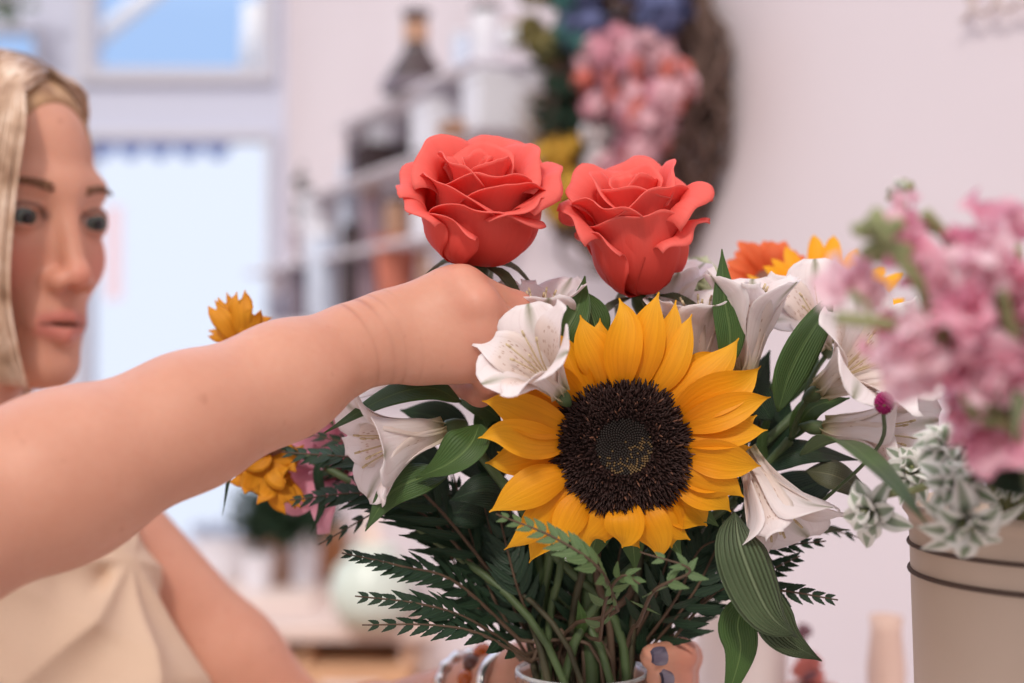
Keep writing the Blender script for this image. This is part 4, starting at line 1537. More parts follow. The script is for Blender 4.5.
def ragged(label, k, C, n_, tips, w, d, back=False):
    root = thing('yellow_daisy', label, 'flower', base_of(C, k))
    C = np.asarray(C); n_ = unit(n_)
    add_stem(root, C - n_ * .008, k, .0022, M_stem)
    mb = MB(); mb.lathe(C - n_ * .008, [(.0012, 0), (.007, .003), (.009, .006), (.008, .009), (.003, .011), (.0003, .0115)], 20, axis=n_)
    mb.build('flower_centre', M_flt2, root)
    for (tx, ty, ww) in tips:
        tip = P(tx, ty, d + random.uniform(-.008, .008)); e = unit(tip - C)
        mb = MB()
        blade(mb, [C + e * .004, C + (tip - C) * .5 + n_ * .004 + V(0, random.uniform(-.003, .003), 0), tip], w * ww, V(random.uniform(-.4, .4), -1, .2), 16, 9,
              lambda x: np.maximum(.40, prof_leaf(x, .50, .6)), cup=random.choice([.3, -.25]), notch=1.1, ruffle=.16, rk=12)
        o = mb.build('petal', M_yel, root)
        o.modifiers.new('thickness', 'SOLIDIFY').thickness = .0004


ragged('yellow daisy-like flower whose ragged petals rise behind the forearm', 61, P(243, 352, .80), V(-.1, -.6, .8),
       [(207, 333, .7), (211, 302, 1.0), (222, 294, 1.1), (240, 290, 1.2), (246, 296, .7), (257, 308, 1.0), (275, 320, 1), (290, 345, 1)], .0062, .80)
ragged('yellow flower drooping under the forearm on the left', 62, P(272, 452, .80), V(-.15, -.5, -.85),
       [(226, 476, .9), (238, 482, 1.0), (250, 500, 1.2), (263, 494, 1.2), (276, 488, 1.1), (291, 512, .9), (304, 506, .6), (290, 476, 1.1), (245, 448, 1), (300, 440, 1)], .0092, .79)
daisy('yellow_daisy', 'golden flower with upright petals behind the white alstroemeria on the right', P(824, 312, .84), V(.05, -.55, .75), 17, .040, .0066, M_sun, 63, -.55, .1)
daisy('orange_gerbera', 'orange flower half hidden behind the white alstroemeria', P(768, 282, .88), V(0, -.75, .45), 26, .022, .0050, M_org, 64, -.3, .2)
root = thing('pink_alstroemeria', 'pale pink flower half hidden behind the ferns on the left', 'flower', base_of(P(372, 465, .83), 65))
add_stem(root, P(376, 470, .84), 65, .0022)
alstro(root, P(372, 462, .83), V(-.6, -.75, .1), 1.1, .95, .3, 6, M_pinkp, 77)
root = thing('green_carnation', 'pale green frilled bloom behind the smaller rose', 'flower', base_of(P(700, 290, .83), 66))
add_stem(root, P(700, 296, .83), 66, .0022)
for i in range(16):
    e = unit(rng.normal(0, 1, 3) + V(0, -.5, .8))
    mb = MB(); c = P(700, 290, .83)
    blade(mb, [c, c + e * .010, c + e * .019], .0075, rng.normal(0, 1, 3), 8, 7, lambda x: .25 + .75 * x, ruffle=.35, rk=16)
    mb.build('petal', petal_mat('pale_green_petal', (176, 184, 140), (206, 210, 178)) if i == 0 else bpy.data.materials['pale_green_petal'], root)
# wiry leaf tips on the left, hanging under the forearm
for i, (lb, pts, w_) in enumerate([('thin dark leaf hanging left of the drooping yellow flower', [P(330, 470, .80), P(262, 440, .785), P(234, 462, .78), P(222, 516, .78)], 5),
                                   ('thin curled leaf hanging right of the drooping yellow flower', [P(380, 440, .80), P(322, 462, .79), P(322, 505, .79), P(310, 535, .79)], 6)]):
    root = thing('slender_leaf_stem', lb, 'foliage', base_of(pts[0], 70 + i))
    add_stem(root, pts[0], 70 + i, .0016, M_stemd)
    leaf(root, pts, w_ * PX, M_leaf3)
# ================================================================== bucket of pink stock on the right
KB = .84                                                      # the bucket stands a little nearer than the vase
BX, BY, BTOP = .313 * KB, .80 * KB, 1.2725
BZ = COUNTER
t = NT('shaded_cream_enamel')
M_bucket = t.done(t.principled(t.ramp(t.noise(9, 4), [(.3, srgb(188, 165, 147)), (.7, srgb(203, 181, 164))]), .45, .35, t.noise(30, 3), .15, .002))  # cream darkened, the bucket's shade is put into its colour
M_ring = plain('dark_groove', (84, 66, 58), .6, .3)
bk = thing('flower_bucket', 'cream enamel bucket with two dark rings holding pink stock', 'bucket', (BX, BY, BZ))
mb = MB()
H_ = BTOP - BZ
def br(z):
    return KB * (.0745 + .0125 * (z / H_))
prof = [(.0005, 0), (br(0) - .002, 0), (br(0), .002)]
for z in np.linspace(.01, H_ - .008, 40):
    prof.append((br(z), z))
prof += [(br(H_) + .0005, H_ - .006), (br(H_) + .0028, H_ - .003), (br(H_) + .0022, H_), (br(H_) - .0005, H_ + .0004), (br(H_) - .0022, H_ - .003), (br(H_) - .003, H_ - .03), (br(.05) - .003, .02), (.0005, .018)]
mb.lathe((BX, BY, BZ), prof, 72)
mb.build('bucket_wall', M_bucket, bk)
for zz, rr in ((H_ - .0190, .0014), (H_ - .0320, .0016)):
    mb = MB()
    an = np.linspace(0, 2 * math.pi, 73)
    mb.tube([(BX + (br(zz) + .0004) * math.cos(a), BY + (br(zz) + .0004) * math.sin(a), BZ + zz) for a in an], rr * .75, 8, cap=False)
    mb.build('ring', M_ring, bk)
mb = MB(); mb.lathe((BX, BY, BZ + H_ - .05), [(.0004, 0), (br(.2) - .004, 0), (br(.2) - .004, .001), (.0004, .001)], 40)
mb.build('water', M_glass, bk)

M_stock = petal_mat('stock_petal', (232, 156, 180), (242, 186, 204), (248, 212, 222), .06, .42, .55, (240, 150, 180), 12)
M_stock2 = petal_mat('pale_stock_petal', (240, 196, 208), (248, 220, 226), (250, 232, 236), .06, .42, .55, (244, 180, 200), 12)
M_sage = plain('sage_stem', (138, 142, 100), .6, .25, .15, 60)
M_sagel = leaf_mat('sage_leaf', (122, 130, 98), (146, 150, 116), .15, .6, 2, .2, .2)


def floret_pts(seed, R=.014, n=11):
    r_ = np.random.default_rng(seed)
    mb = MB()
    for k in range(n):
        e = unit(r_.normal(0, 1, 3) * V(1, 1, .8) + V(0, 0, .45))
        nn = unit(r_.normal(0, 1, 3))
        blade(mb, [e * .002, e * R * .5 + nn * .001, e * R * (1 + .15 * r_.normal())], R * .62 * r_.uniform(.8, 1.2), nn, 7, 7,
              lambda x: np.sqrt(np.clip(x * 1.1, .03, 1)) * (1 - .35 * np.clip((x - .75) / .25, 0, 1) ** 2), ruffle=.38, rk=11, ph=r_.uniform(0, 6), cup=.4 * r_.uniform(-1, 1))
    return mb


FLO = []
for s_ in range(6):
    o = floret_pts(100 + s_).build('floret', M_stock if s_ % 3 else M_stock2, None, True, (0, 0, 0))
    FLO.append(o)
used = set()


def put_floret(root, p, up, S):
    i = random.randrange(6)
    o = FLO[i] if i not in used else FLO[i].copy()
    if i in used:
        COL.objects.link(o)
    used.add(i)
    o.parent = root
    o.location = (np.asarray(p) - world_loc(root)).tolist()
    q = Vector(up).to_track_quat('Z', 'Y').to_euler()
    o.rotation_euler = (q.x, q.y, random.uniform(0, 6.28))
    o.scale = (S, S, S)


def stock(label, k, pts, start, spacing, S, budtop=True):
    a = k * 1.3 + 3.6
    foot = V(BX + .038 * math.cos(a), BY + .038 * math.sin(a), BZ + .02)
    lip = V(BX + .045 * math.cos(a + 2.6) - .006, BY - .036, BTOP + .010)
    root = thing('pink_stock', label, 'stock flower', foot, 'pink stock in the bucket')
    c = bez([foot, lip] + pts, 60)
    mb = MB(); mb.tube(c, np.linspace(.0034, .0020, 60), 8); mb.build('stem', M_sage, root)
    L = np.cumsum(np.r_[0, np.linalg.norm(np.diff(c, axis=0), axis=1)])
    s = start * L[-1]; i = 0
    T = np.gradient(c, axis=0)
    while s < L[-1] - .006:
        j = int(np.searchsorted(L, s)); j = min(j, 59)
        t_ = unit(T[j])
        ref = unit(np.cross(t_, V(0, 1, .1))); r2_ = np.cross(t_, ref)
        an = i * 2.399 + k
        e = math.cos(an) * ref + math.sin(an) * r2_
        f = (s / L[-1] - start) / (1 - start)
        off = .019 * (1 - .35 * f)
        p = c[j] + e * off + t_ * .006
        if p[2] < EYE - ((452 if p[0] > .305 * p[1] else 420) - 341.5) / F * p[1]:
            s += spacing; i += 1
            continue
        mb = MB(); mb.tube([c[j], c[j] + e * off * .5, p - e * .002], [.0011, .001, .0016], 5); mb.build('pedicel', M_sage, root)
        put_floret(root, p, e + t_ * .5, S * random.uniform(.85, 1.15) * (1 - .30 * f))
        s += spacing; i += 1
    if budtop:
        mb = MB()
        for q in range(14):
            e = unit(rng.normal(0, 1, 3) + V(0, 0, .6))
            p = c[-1] + e * .0065
            mb.tube([p - e * .004, p, p + e * .0035, p + e * .005], [.0012, .0026, .0022, .0005], 7)
        mb.build('buds', M_sage, root)
    for q in range(3):
        j = 18 + 7 * q
        e = unit(rng.normal(0, 1, 3) + V(0, -.5, 0))
        leaf(root, [c[j], c[j] + e * .02 + V(0, 0, .008), c[j] + e * .04 - V(0, 0, .002)], .0035, M_sagel)


stock('pink stock with a bare olive stem and green bud tip, leftmost in the bucket', 1, [P(1000, 440, .50), P(945, 340, .472), P(920, 285, .462), P(884, 240, .458)], .86, .016, 1.15)
stock('pink stock leaning out lowest toward the white alstroemeria', 2, [P(1025, 450, .51), P(985, 338, .478), P(905, 326, .465), P(836, 318, .462)], .86, .0115, 1.2, False)
stock('pink stock rising highest at the back of the bucket', 3, [P(1030, 420, .53), P(985, 320, .50), P(958, 255, .485), P(925, 212, .48)], .84, .013, 1.2, False)
stock('pink stock filling the right edge beside the bare stem', 4, [P(1060, 440, .51), P(1020, 360, .472), P(1000, 290, .46), P(985, 250, .46)], .76, .0110, 1.25, False)
stock('pink stock low over the rim of the bucket', 5, [P(1060, 500, .54), P(1030, 450, .50), P(1000, 415, .475), P(972, 392, .47)], .82, .0090, 1.25, False)
stock('pink stock at the far right edge over the bucket', 6, [P(1080, 470, .53), P(1060, 380, .49), P(1045, 320, .475), P(1030, 270, .47)], .76, .0110, 1.25, False)
stock('pink stock leaning to the right edge just over the bucket rim', 7, [P(1070, 490, .54), P(1050, 440, .49), P(1020, 425, .475), P(985, 420, .47)], .74, .0095, 1.2, False)

# white-edged snow on the mountain
t = NT('variegated_bract')
u, v = t.uv()
m_ = t.math('ABSOLUTE', t.math('SUBTRACT', v, .5))
g_ = t.math('MULTIPLY', t.math('SUBTRACT', .24, m_, True), 14.0, True)
wv = t.noise(30, 2)
c_ = t.mix(t.math('MULTIPLY', g_, t.math('ADD', .35, t.math('MULTIPLY', wv, .8)), True), srgb(238, 236, 230), srgb(104, 130, 88))
M_bract = t.done(t.translucent(t.principled(c_, .5, .25), c_, .25))
EG = 'white-edged leafy sprigs in the bucket'


def sprig(label, k, hub, n, L, w, face, stem_via=None):
    a = k * 2.1
    L *= KB * 1.04; w *= KB
    foot = V(BX + .034 * math.cos(a), BY + .034 * math.sin(a), BZ + .02)
    root = thing('variegated_sprig', label, 'foliage', foot, EG)
    lip = V(BX - .036 + .010 * (k % 4), BY - .050 + .008 * (k % 3), BTOP + .007)
    c = bez([foot, lip] + ([stem_via] if stem_via is not None else []) + [hub], 24)
    mb = MB(); mb.tube(c, .0017, 7); mb.build('stem', M_sage, root)
    f = unit(face); e1 = unit(np.cross(f, V(.1, .2, 1))); e2 = np.cross(f, e1)
    for i in range(n):
        an = i * 2.399
        q = .35 + .65 * ((i + .5) / n)
        e = unit((math.cos(an) * e1 + math.sin(an) * e2) * q + f * (1.05 - q) + rng.normal(0, .12, 3))
        l = L * random.uniform(.75, 1.1) * (.6 + .4 * q)
        h0 = hub - f * .004 * q
        leaf(root, [h0, h0 + e * l * .5 + f * .003, h0 + e * l - f * l * .18], w * random.uniform(.8, 1.15), M_bract, f + rng.normal(0, .25, 3), .1, .2, .05, 0, .9, .5, 'bract')
    mb = MB()
    for i in range(5):
        e = unit(rng.normal(0, 1, 3) + f)
        mb.tube([hub + e * .001, hub + e * .004, hub + e * .0065], [.0008, .0015, .0006], 6)
    mb.build('buds', M_sage, root)


sprig('white-edged sprig at the left rim of the bucket behind the arching leaf', 1, P(914, 472, .66), 20, .022, .0046, V(-.3, -.8, .5))
sprig('white-edged sprig just left of the pink stock, above the bucket rim', 2, P(945, 448, 0.610), 20, .021, .0046, V(0, -.7, .7))
sprig('white-edged sprig standing under the pink stock', 3, P(990, 455, 0.602), 20, .023, .0046, V(.1, -.7, .7))
sprig('white-edged sprig spilling over the front of the bucket', 4, P(966, 520, 0.579), 14, .028, .0058, V(-.05, -.75, -.45), P(962, 484, 0.585))
sprig('white-edged sprig just above the spilling one', 5, P(955, 488, 0.593), 20, .021, .0046, V(-.1, -.9, .35))
sprig('white-edged sprig at the right edge above the bucket rim', 6, P(1025, 470, 0.606), 20, .022, .0046, V(.1, -.8, .5))
sprig('faded sprig hanging left of the bucket under the arching leaf', 7, P(872, 512, 0.639), 12, .022, .0050, V(-.4, -.7, -.1), P(905, 492, 0.635))
sprig('tiny white-green sprig tip above the pink stock', 8, P(898, 189, .546), 6, .006, .0022, V(0, -.6, .8), P(950, 380, 0.556))
sprig('tiny white-green sprig tip at the right edge above the pink stock', 9, P(1017, 236, 0.546), 6, .007, .0024, V(0, -.6, .8), P(1030, 400, 0.556))

# dark leaf in front of the rim, on its own stem
ft = V(BX + .026, BY - .026, BZ + .02)
root = thing('leafy_stem', 'dark green leaf crossing the bucket rim at the right edge', 'foliage', ft)
mb = MB(); c = bez([ft, P(1062, 505, .60), P(1066, 490, .54)], 16); mb.tube(c, .0018, 7); mb.build('stem', M_stemd, root)
leaf(root, [P(1066, 490, .54), P(1035, 484, .52), P(1000, 482, .515), P(964, 475, .515)], 15 * .52 / F, M_leaf3, (.1, -.8, .6))

# gomphrena bud
root = thing('globe_amaranth', 'tiny magenta bud between the white alstroemeria and the pink stock', 'flower', base_of(P(884, 412, .655), 81))
c = bez([P(884, 407, .655), P(876, 450, .69), P(800, 520, .74), V(VX + .02, VY, RIM), V(VX - .01, VY, COUNTER + .012)], 24)
mb = MB(); mb.tube(c, .0010, 6); mb.build('stem', M_stem, root)
mb = MB()
for i in range(90):
    zq = 1 - 2 * (i + .5) / 90; a = i * 2.399
    e = V(math.sqrt(1 - zq * zq) * math.cos(a), math.sqrt(1 - zq * zq) * math.sin(a), zq)
    c0 = P(884, 403, .655) + e * V(.0036, .0036, .0044)
    mb.tube([c0 - e * .0015, c0, c0 + e * .0011], [.0008, .0010, .0002], 4)
mb.build('flower_head', plain('magenta', (150, 24, 92), .6, .3), root)
mb = MB()
for i in range(7):
    a = i * .9
    p = P(884, 410, .655)
    blade(mb, [p, p + V(math.cos(a) * .003, math.sin(a) * .003, .0015), p + V(math.cos(a) * .0055, math.sin(a) * .0055, .003)], .0012, (0, 0, 1), 5, 3)
mb.build('sepals', M_sage, root)
# ================================================================== the shop
WD = .419                                                      # the right wall runs back to the left


def wall_pt(px, py, off=0.0):
    d = (1.0906 - 1.084 * off) / ((px - 512) / F + WD)
    return P(px, py, d)


wdir = unit(V(-WD, 1, 0)); wn = V(-wdir[1], wdir[0], 0)          # along the wall, and out into the room
if wn[0] > 0:
    wn = -wn
WR = np.stack([wdir, -wn, V(0, 0, 1)], 1)                         # local: x along wall (away), y into wall, z up


def struct(name, mb, mat, smooth=False, label=None):
    o = mb.build(name, mat, None, smooth)
    o['kind'] = 'structure'
    if label:
        o['label'] = label
    return o


YB = 4.2
t = NT('wall_paint')
M_wall = t.done(t.principled(t.ramp(t.noise(1.5, 3), [(.3, srgb(226, 214, 218)), (.7, srgb(232, 221, 225))]), .8, .2, t.noise(120, 3), .08, .002))
M_wallb = plain('back_wall_blue_tint', (200, 204, 222), .8, .2)  # blue of the window light put into this wall's colour
M_frame = plain('grey_frame_paint', (198, 198, 208), .6, .3)  # frame grey with the bluish window light mixed into the colour
M_floor = plain('pale_boards', (196, 178, 166), .6, .3, .1, 3)
A = V(.504 + WD * 1.0, .4, 0); Bp = V(.504 - WD * (YB - 1.4), YB, 0)
mb = MB(); L_ = np.linalg.norm(Bp - A)
mb.box((0, 0, 0), (L_, .08, 2.9), rot=WR, c=(0, 0, 0)); mb.v[-1] = mb.v[-1] + A
struct('wall_right', mb, M_wall)
mb = MB(); mb.box((-2.6, -.6, -.05), (1.6, 9, 0)); struct('floor', mb, M_floor)


def bk_box(x0, y0, x1, y1, mat, name, dep=.10, y=YB):
    """Piece of the back wall covering a rectangle of it, given by its corners as seen."""
    p0 = P(x0, y1, y); p1 = P(x1, y0, y)
    mb = MB(); mb.box((p0[0], y, p0[2]), (p1[0], y + dep, p1[2]), bev=.004)
    return mb


zt = -132
wallb = MB()
for r_ in ((-520, zt, -70, 830), (-70, zt, 42, 26), (-70, 72, 80, 830), (42, zt, 80, 72), (80, 552, 276, 830), (80, 84, 276, 132), (80, zt, 276, -118), (276, zt, 300, 830)):
    p0 = P(r_[0], r_[3], YB); p1 = P(r_[2], r_[1], YB)
    wallb.box((p0[0], YB, max(0, p0[2])), (p1[0], YB + .12, p1[2]))
struct('wall_back', wallb, M_wallb)


def window(n, x0, y0, x1, y1, w_):
    fr = MB()
    for r_ in ((x0, y0, x0 + w_, y1), (x1 - w_, y0, x1, y1), (x0 + w_, y0, x1 - w_, y0 + w_), (x0 + w_, y1 - w_, x1 - w_, y1)):
        p0 = P(r_[0], r_[3], YB); p1 = P(r_[2], r_[1], YB)
        fr.box((p0[0], YB - .025, p0[2]), (p1[0], YB + .07, p1[2]), bev=.004)
    root = struct('window_%d' % n, fr, M_frame)
    p0 = P(x0 + w_, y1 - w_, YB); p1 = P(x1 - w_, y0 + w_, YB)
    g = MB(); g.box((p0[0], YB + .03, p0[2]), (p1[0], YB + .036, p1[2]))
    t = bpy.data.materials.get('window_glass')
    if t is None:
        q = NT('window_glass')
        tr = q.n('BsdfTransparent'); gl = q.n('BsdfGlossy', i_Roughness=.02); mx = q.n('MixShader', i_0=.05)
        q.link(tr.outputs[0], mx.inputs[1]); q.link(gl.outputs[0], mx.inputs[2]); t = q.done(mx.outputs[0])
    g.build('window_pane', t, root, False)
    return root


window(1, 80, -118, 276, 84, 15)
window(2, 80, 132, 276, 552, 9)
window(3, -70, 26, 42, 72, 6)
mb = bk_box(70, 548, 300, 562, M_frame, '', .2, YB - .10); struct('trim_1', mb, M_frame)

# street side: scalloped awning and its bars
mb = MB(); y_ = 5.4
p0 = P(88, 128, y_); p1 = P(232, 128, y_)
n_ = 5
M_awn = plain('blue_awning', (120, 150, 214), .7, .2)
aw = thing('awning', 'blue scalloped shop awning outside the window', 'awning', (p0[0], y_, 0))
zz0 = P(0, 118, y_)[2]; zz1 = P(0, 146, y_)[2]; zz2 = P(0, 160, y_)[2]
xs = np.linspace(p0[0], p1[0], n_ * 8 + 1)
top = np.stack([xs, np.full_like(xs, y_), np.full_like(xs, zz0)], 1)
bot = np.stack([xs, np.full_like(xs, y_), zz1 + (zz2 - zz1) * np.abs(np.sin(np.linspace(0, n_ * math.pi, len(xs))))], 1)
mb.grid(np.stack([top, bot]))
v_o = mb.build('valance', M_awn, aw); v_o.modifiers.new('thickness', 'SOLIDIFY').thickness = .006
mb = MB(); mb.tube([P(80, 52, y_), P(196, -42, y_)], .035, 8); mb.build('slanting_bar', plain('white_metal', (240, 242, 246), .4, .4), aw)
mb = MB(); mb.tube([P(248, 78, y_), P(252, 2, y_)], .032, 8); mb.build('bracket', bpy.data.materials['white_metal'], aw)
mb = MB(); pA = P(106, 300, YB + .025); pB = P(122, 206, YB + .025)
mb.box((pA[0], YB + .021, pA[2]), (pB[0], YB + .025, pB[2]))
single('paper_note', mb, plain('pale_pink_paper', (236, 216, 226), .7, .2), 'narrow pale pink paper stuck on the bright window', 'paper', (pA[0], YB + .02, pA[2]), smooth=False)
# hanging plant, top left
root = thing('hanging_plant', 'green plant hanging in the top left corner by the window', 'plant', P(8, 40, 4.0))
mb = MB()
for i in range(60):
    c0 = P(random.uniform(-30, 26), random.uniform(-40, 12), 4.0 + random.uniform(-.06, .06)); e = unit(rng.normal(0, 1, 3))
    blade(mb, [c0, c0 + e * .02, c0 + e * .045 - V(0, 0, .01)], .012, rng.normal(0, 1, 3), 5, 3)
mb.build('leaves', M_leaf, root)['kind'] = 'stuff'
mb = MB(); mb.tube([P(0, -20, 4.0), P(2, -300, 4.0)], .002, 5); mb.build('cord', M_stemd, root)
mb = MB(); mb.lathe(P(0, -18, 4.0), [(.0005, -.07), (.05, -.06), (.075, 0), (.07, 0), (.0005, -.01)], 20); mb.build('pot', M_frame, root)

# ------------------------------------------------------------------ counter in front
M_ctop = plain('white_counter_top', (228, 214, 208), .5, .3, .05, 4)
M_cbody = plain('counter_panel', (206, 196, 190), .6, .3)
ct = thing('counter', 'white counter the vase and the bucket stand on', 'counter', (.25, .85, 0))
mb = MB(); mb.box((-.10, .46, COUNTER - .035), (.55, 1.23, COUNTER - .0005), bev=.004); mb.build('counter_top', M_ctop, ct, False)
mb = MB(); mb.box((-.07, .50, .08), (.53, 1.2, COUNTER - .035)); mb.build('cabinet_body', M_cbody, ct, False)
for k in range(2):
    mb = MB(); mb.box((-.05 + .29 * k, .482, .10), (.225 + .29 * k, .50, COUNTER - .05), bev=.004); mb.build('cabinet_door', M_ctop, ct, False)
mb = MB(); mb.box((-.05, .55, 0), (.51, 1.17, .08)); mb.build('plinth', M_cbody, ct, False)


def turned(name, label, cat, c, prof, mat, group=None, part='body', seg=36):
    root = thing(name, label, cat, c, group)
    mb = MB(); mb.lathe(c, prof, seg); mb.build(part, mat, root)
    return root


def open_pot(r0, r1, h, th=.004, rimw=.003):
    return [(.0005, 0), (r0 - .003, 0), (r0, .004), (r0 + (r1 - r0) * .5, h * .5), (r1, h - .006), (r1 + rimw, h - .003), (r1 + rimw, h), (r1 - th, h), (r0 - th, .01), (.0005, .009)]


# things standing at the back of the counter, right of the vase
c = P(742, 683, 1.14); c[2] = COUNTER
hh = P(0, 592, 1.14)[2] - COUNTER
turned('cylinder_vase', 'tall off-white cylinder vase standing behind the long ribbed leaf', 'vase', c, open_pot(.034, .0365, hh), plain('white_ceramic', (224, 212, 208), .4, .4))
c = P(886, 683, 1.18); c[2] = COUNTER  # tan vase shape added in place of a shadow patch on the wall
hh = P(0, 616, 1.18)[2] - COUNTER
turned('tan_shadow_form', 'tan vase shape added for a shadow patch left of the cream bucket', 'vase', c,
       [(.0005, 0), (.010, 0), (.0118, .004), (.0150, hh * .45), (.0158, hh * .75), (.0125, hh * .93), (.0138, hh), (.0122, hh), (.0110, hh * .93), (.0005, hh * .3)], plain('tan_shadow_tone', (208, 178, 164), .6, .3))
c = P(812, 683, 1.10); c[2] = COUNTER
hh = P(0, 686, 1.10)[2] - COUNTER
root = turned('dried_posy', 'small posy of dried reddish flowers behind the tip of the long ribbed leaf', 'posy', c, open_pot(.014, .0175, hh), plain('pink_clay', (196, 146, 134), .7, .2), part='clay_pot')
M_dp = plain('dried_pink', (188, 112, 104), .8, .15, .2, 60); M_dm = plain('dried_mauve', (132, 96, 104), .8, .15, .2, 60)
for k in range(9):
    p = P(811 + random.uniform(-15, 15), random.uniform(656, 682) if k else 634, 1.10)
    mb = MB(); mb.tube([c + V(0, 0, hh * .6), p], .0008, 5)
    mb.build('stem', M_stemr, root)
    mb = MB()
    for q in range(18):
        e = unit(rng.normal(0, 1, 3)); mb.tube([p, p + e * .005, p + e * .0085], [.001, .0028, .0008], 5)
    mb.build('dried_head', M_dp if k % 3 else M_dm, root)

mb = MB()
pts = [wall_pt(x, y, .012) for x, y in ((962, 21), (972, 10), (968, -4), (974, -8), (974, 8), (982, 13), (994, 6), (998, -6), (1000, 7), (1010, 9), (1018, 2), (1030, 4), (1044, -3))]
mb.tube(bez(pts, 90), .0028, 6)  # loops added for wall writing too faint to read
o_ = single('wall_script', mb, plain('tan_script', (202, 186, 182), .6, .3), 'faint tan loops standing for unreadable writing on the wall in the top right corner', 'ornament', pts[0])

# ------------------------------------------------------------------ wreath on the right wall
WC = wall_pt(614, 112, .066)
wr = thing('wreath', 'grapevine wreath of dried pink and blue flowers hanging on the wall', 'wreath', WC)


def wp(r, a, o=0.0):
    """Point on the wreath: radius, angle (0 = towards the camera side), distance out from the wall."""
    return WC - wdir * r * math.cos(a) + V(0, 0, 1) * r * math.sin(a) + wn * o


mb = MB()
for k in range(46):
    r0 = random.uniform(.165, .235); ph = random.uniform(0, 6.28); am = random.uniform(.008, .024); kk = random.choice([2, 3, 4, 5])
    pts = [wp(r0 + am * math.sin(kk * a + ph), a, -.015 + .035 * math.cos(kk * a + ph * 1.7) + random.uniform(-.006, .006)) for a in np.linspace(0, 2 * math.pi, 60)]
    mb.tube(pts, random.uniform(.0025, .0048), 5, cap=False)
mb.build('vine_ring', [plain('grapevine', (104, 84, 76), .8, .15, .3, 30)], wr)
M_hb = plain('dried_blue', (98, 104, 142), .8, .15, .25, 40); M_hb2 = plain('dried_teal', (70, 116, 112), .8, .15, .25, 40)
M_hp = plain('dried_rose_pink', (206, 142, 156), .8, .15, .15, 40); M_hp2 = plain('dried_blush', (218, 170, 178), .8, .15, .15, 40); M_hr = plain('dried_coral', (206, 112, 100), .8, .15, .15, 40)
M_hy = plain('dried_yellow', (206, 160, 64), .8, .15, .15, 40); M_ho = plain('dried_olive', (122, 112, 70), .8, .15, .25, 40); M_hg = plain('dried_green', (44, 62, 50), .8, .15, .25, 40)
M_hw = plain('dried_white', (216, 208, 208), .8, .15)


def puff(p, R, mat, name, n=26):
    mb = MB()
    for q in range(n):
        e = unit(rng.normal(0, 1, 3) + wn * .5)
        s = unit(np.cross(e, rng.normal(0, 1, 3))); c0 = p + e * R * random.uniform(.45, 1.0)
        for w_ in range(4):
            an = w_ * math.pi / 2; s2 = math.cos(an) * s + math.sin(an) * np.cross(e, s)
            blade(mb, [c0, c0 + s2 * R * .22 + e * R * .05, c0 + s2 * R * .42], R * .20, e, 4, 3)
        mb.tube([p, c0], .0007, 4)
    mb.build(name, mat, wr)


def wpx(px, py, off):
    return wall_pt(px, py, off)


for k in range(64):
    px = random.uniform(592, 688); py = random.uniform(40, 205)
    if px > 690 - .28 * abs(py - 80) or (px < 606 and 110 < py < 170):
        continue
    puff(wpx(px, py, .09 + random.uniform(0, .03)), .029, random.choice([M_hp, M_hp, M_hp2, M_hp2, M_hr]), 'pink_bloom')
for k in range(16):
    puff(wpx(random.uniform(575, 684), random.uniform(-30, 40), .10), .030, M_hb, 'blue_bloom')
for k in range(5):
    puff(wpx(random.uniform(562, 590), random.uniform(-25, 60), .11), .026, M_hb2, 'teal_bloom')
for k in range(5):
    puff(wpx(random.uniform(545, 582), random.uniform(150, 215), .10), .030, M_hy, 'yellow_bloom')
for k in range(5):
    puff(wpx(random.uniform(528, 560), random.uniform(-10, 60), .09), .030, M_ho, 'olive_bloom')
for k in range(3):
    puff(wpx(random.uniform(592, 604), random.uniform(130, 165), .10), .024, M_hw, 'white_bloom')
mb = MB()
for k in range(90):
    p = wpx(random.uniform(556, 588), random.uniform(40, 150), .07); e = unit(rng.normal(0, 1, 3) + wn * .6 + V(0, 0, .3))
    blade(mb, [p, p + e * .03, p + e * .06], .008, rng.normal(0, 1, 3), 6, 3)
mb.build('dark_foliage', M_hg, wr)['kind'] = 'stuff'
mb = MB()
for k in range(110):
    p = wpx(random.uniform(545, 590), random.uniform(110, 205), .06); e = unit(V(0, 0, .55) + wdir * random.uniform(.3, 1.4) + wn * random.uniform(.0, .4))
    mb.tube([p, p + e * random.uniform(.06, .15)], [.0022, .0008], 4)
mb.build('dried_grass', plain('dried_grass', (136, 112, 88), .8, .15, .2, 40), wr)['kind'] = 'stuff'

# ------------------------------------------------------------------ shelves on the right wall
M_shelf = plain('white_shelf', (222, 216, 222), .6, .3)
SH = [(430, 90, 392, 545), (388, 172, 348, 540), (376, 248, 290, 530), (372, 318, 286, 520)]


def shelf_point(i, px, off=.08):
    """Point on shelf i below pixel column px, off from the wall."""
    z = wall_pt(SH[i][0], SH[i][1], .09)[2]
    q = wall_pt(px, 0, off)
    return V(q[0], q[1], z)


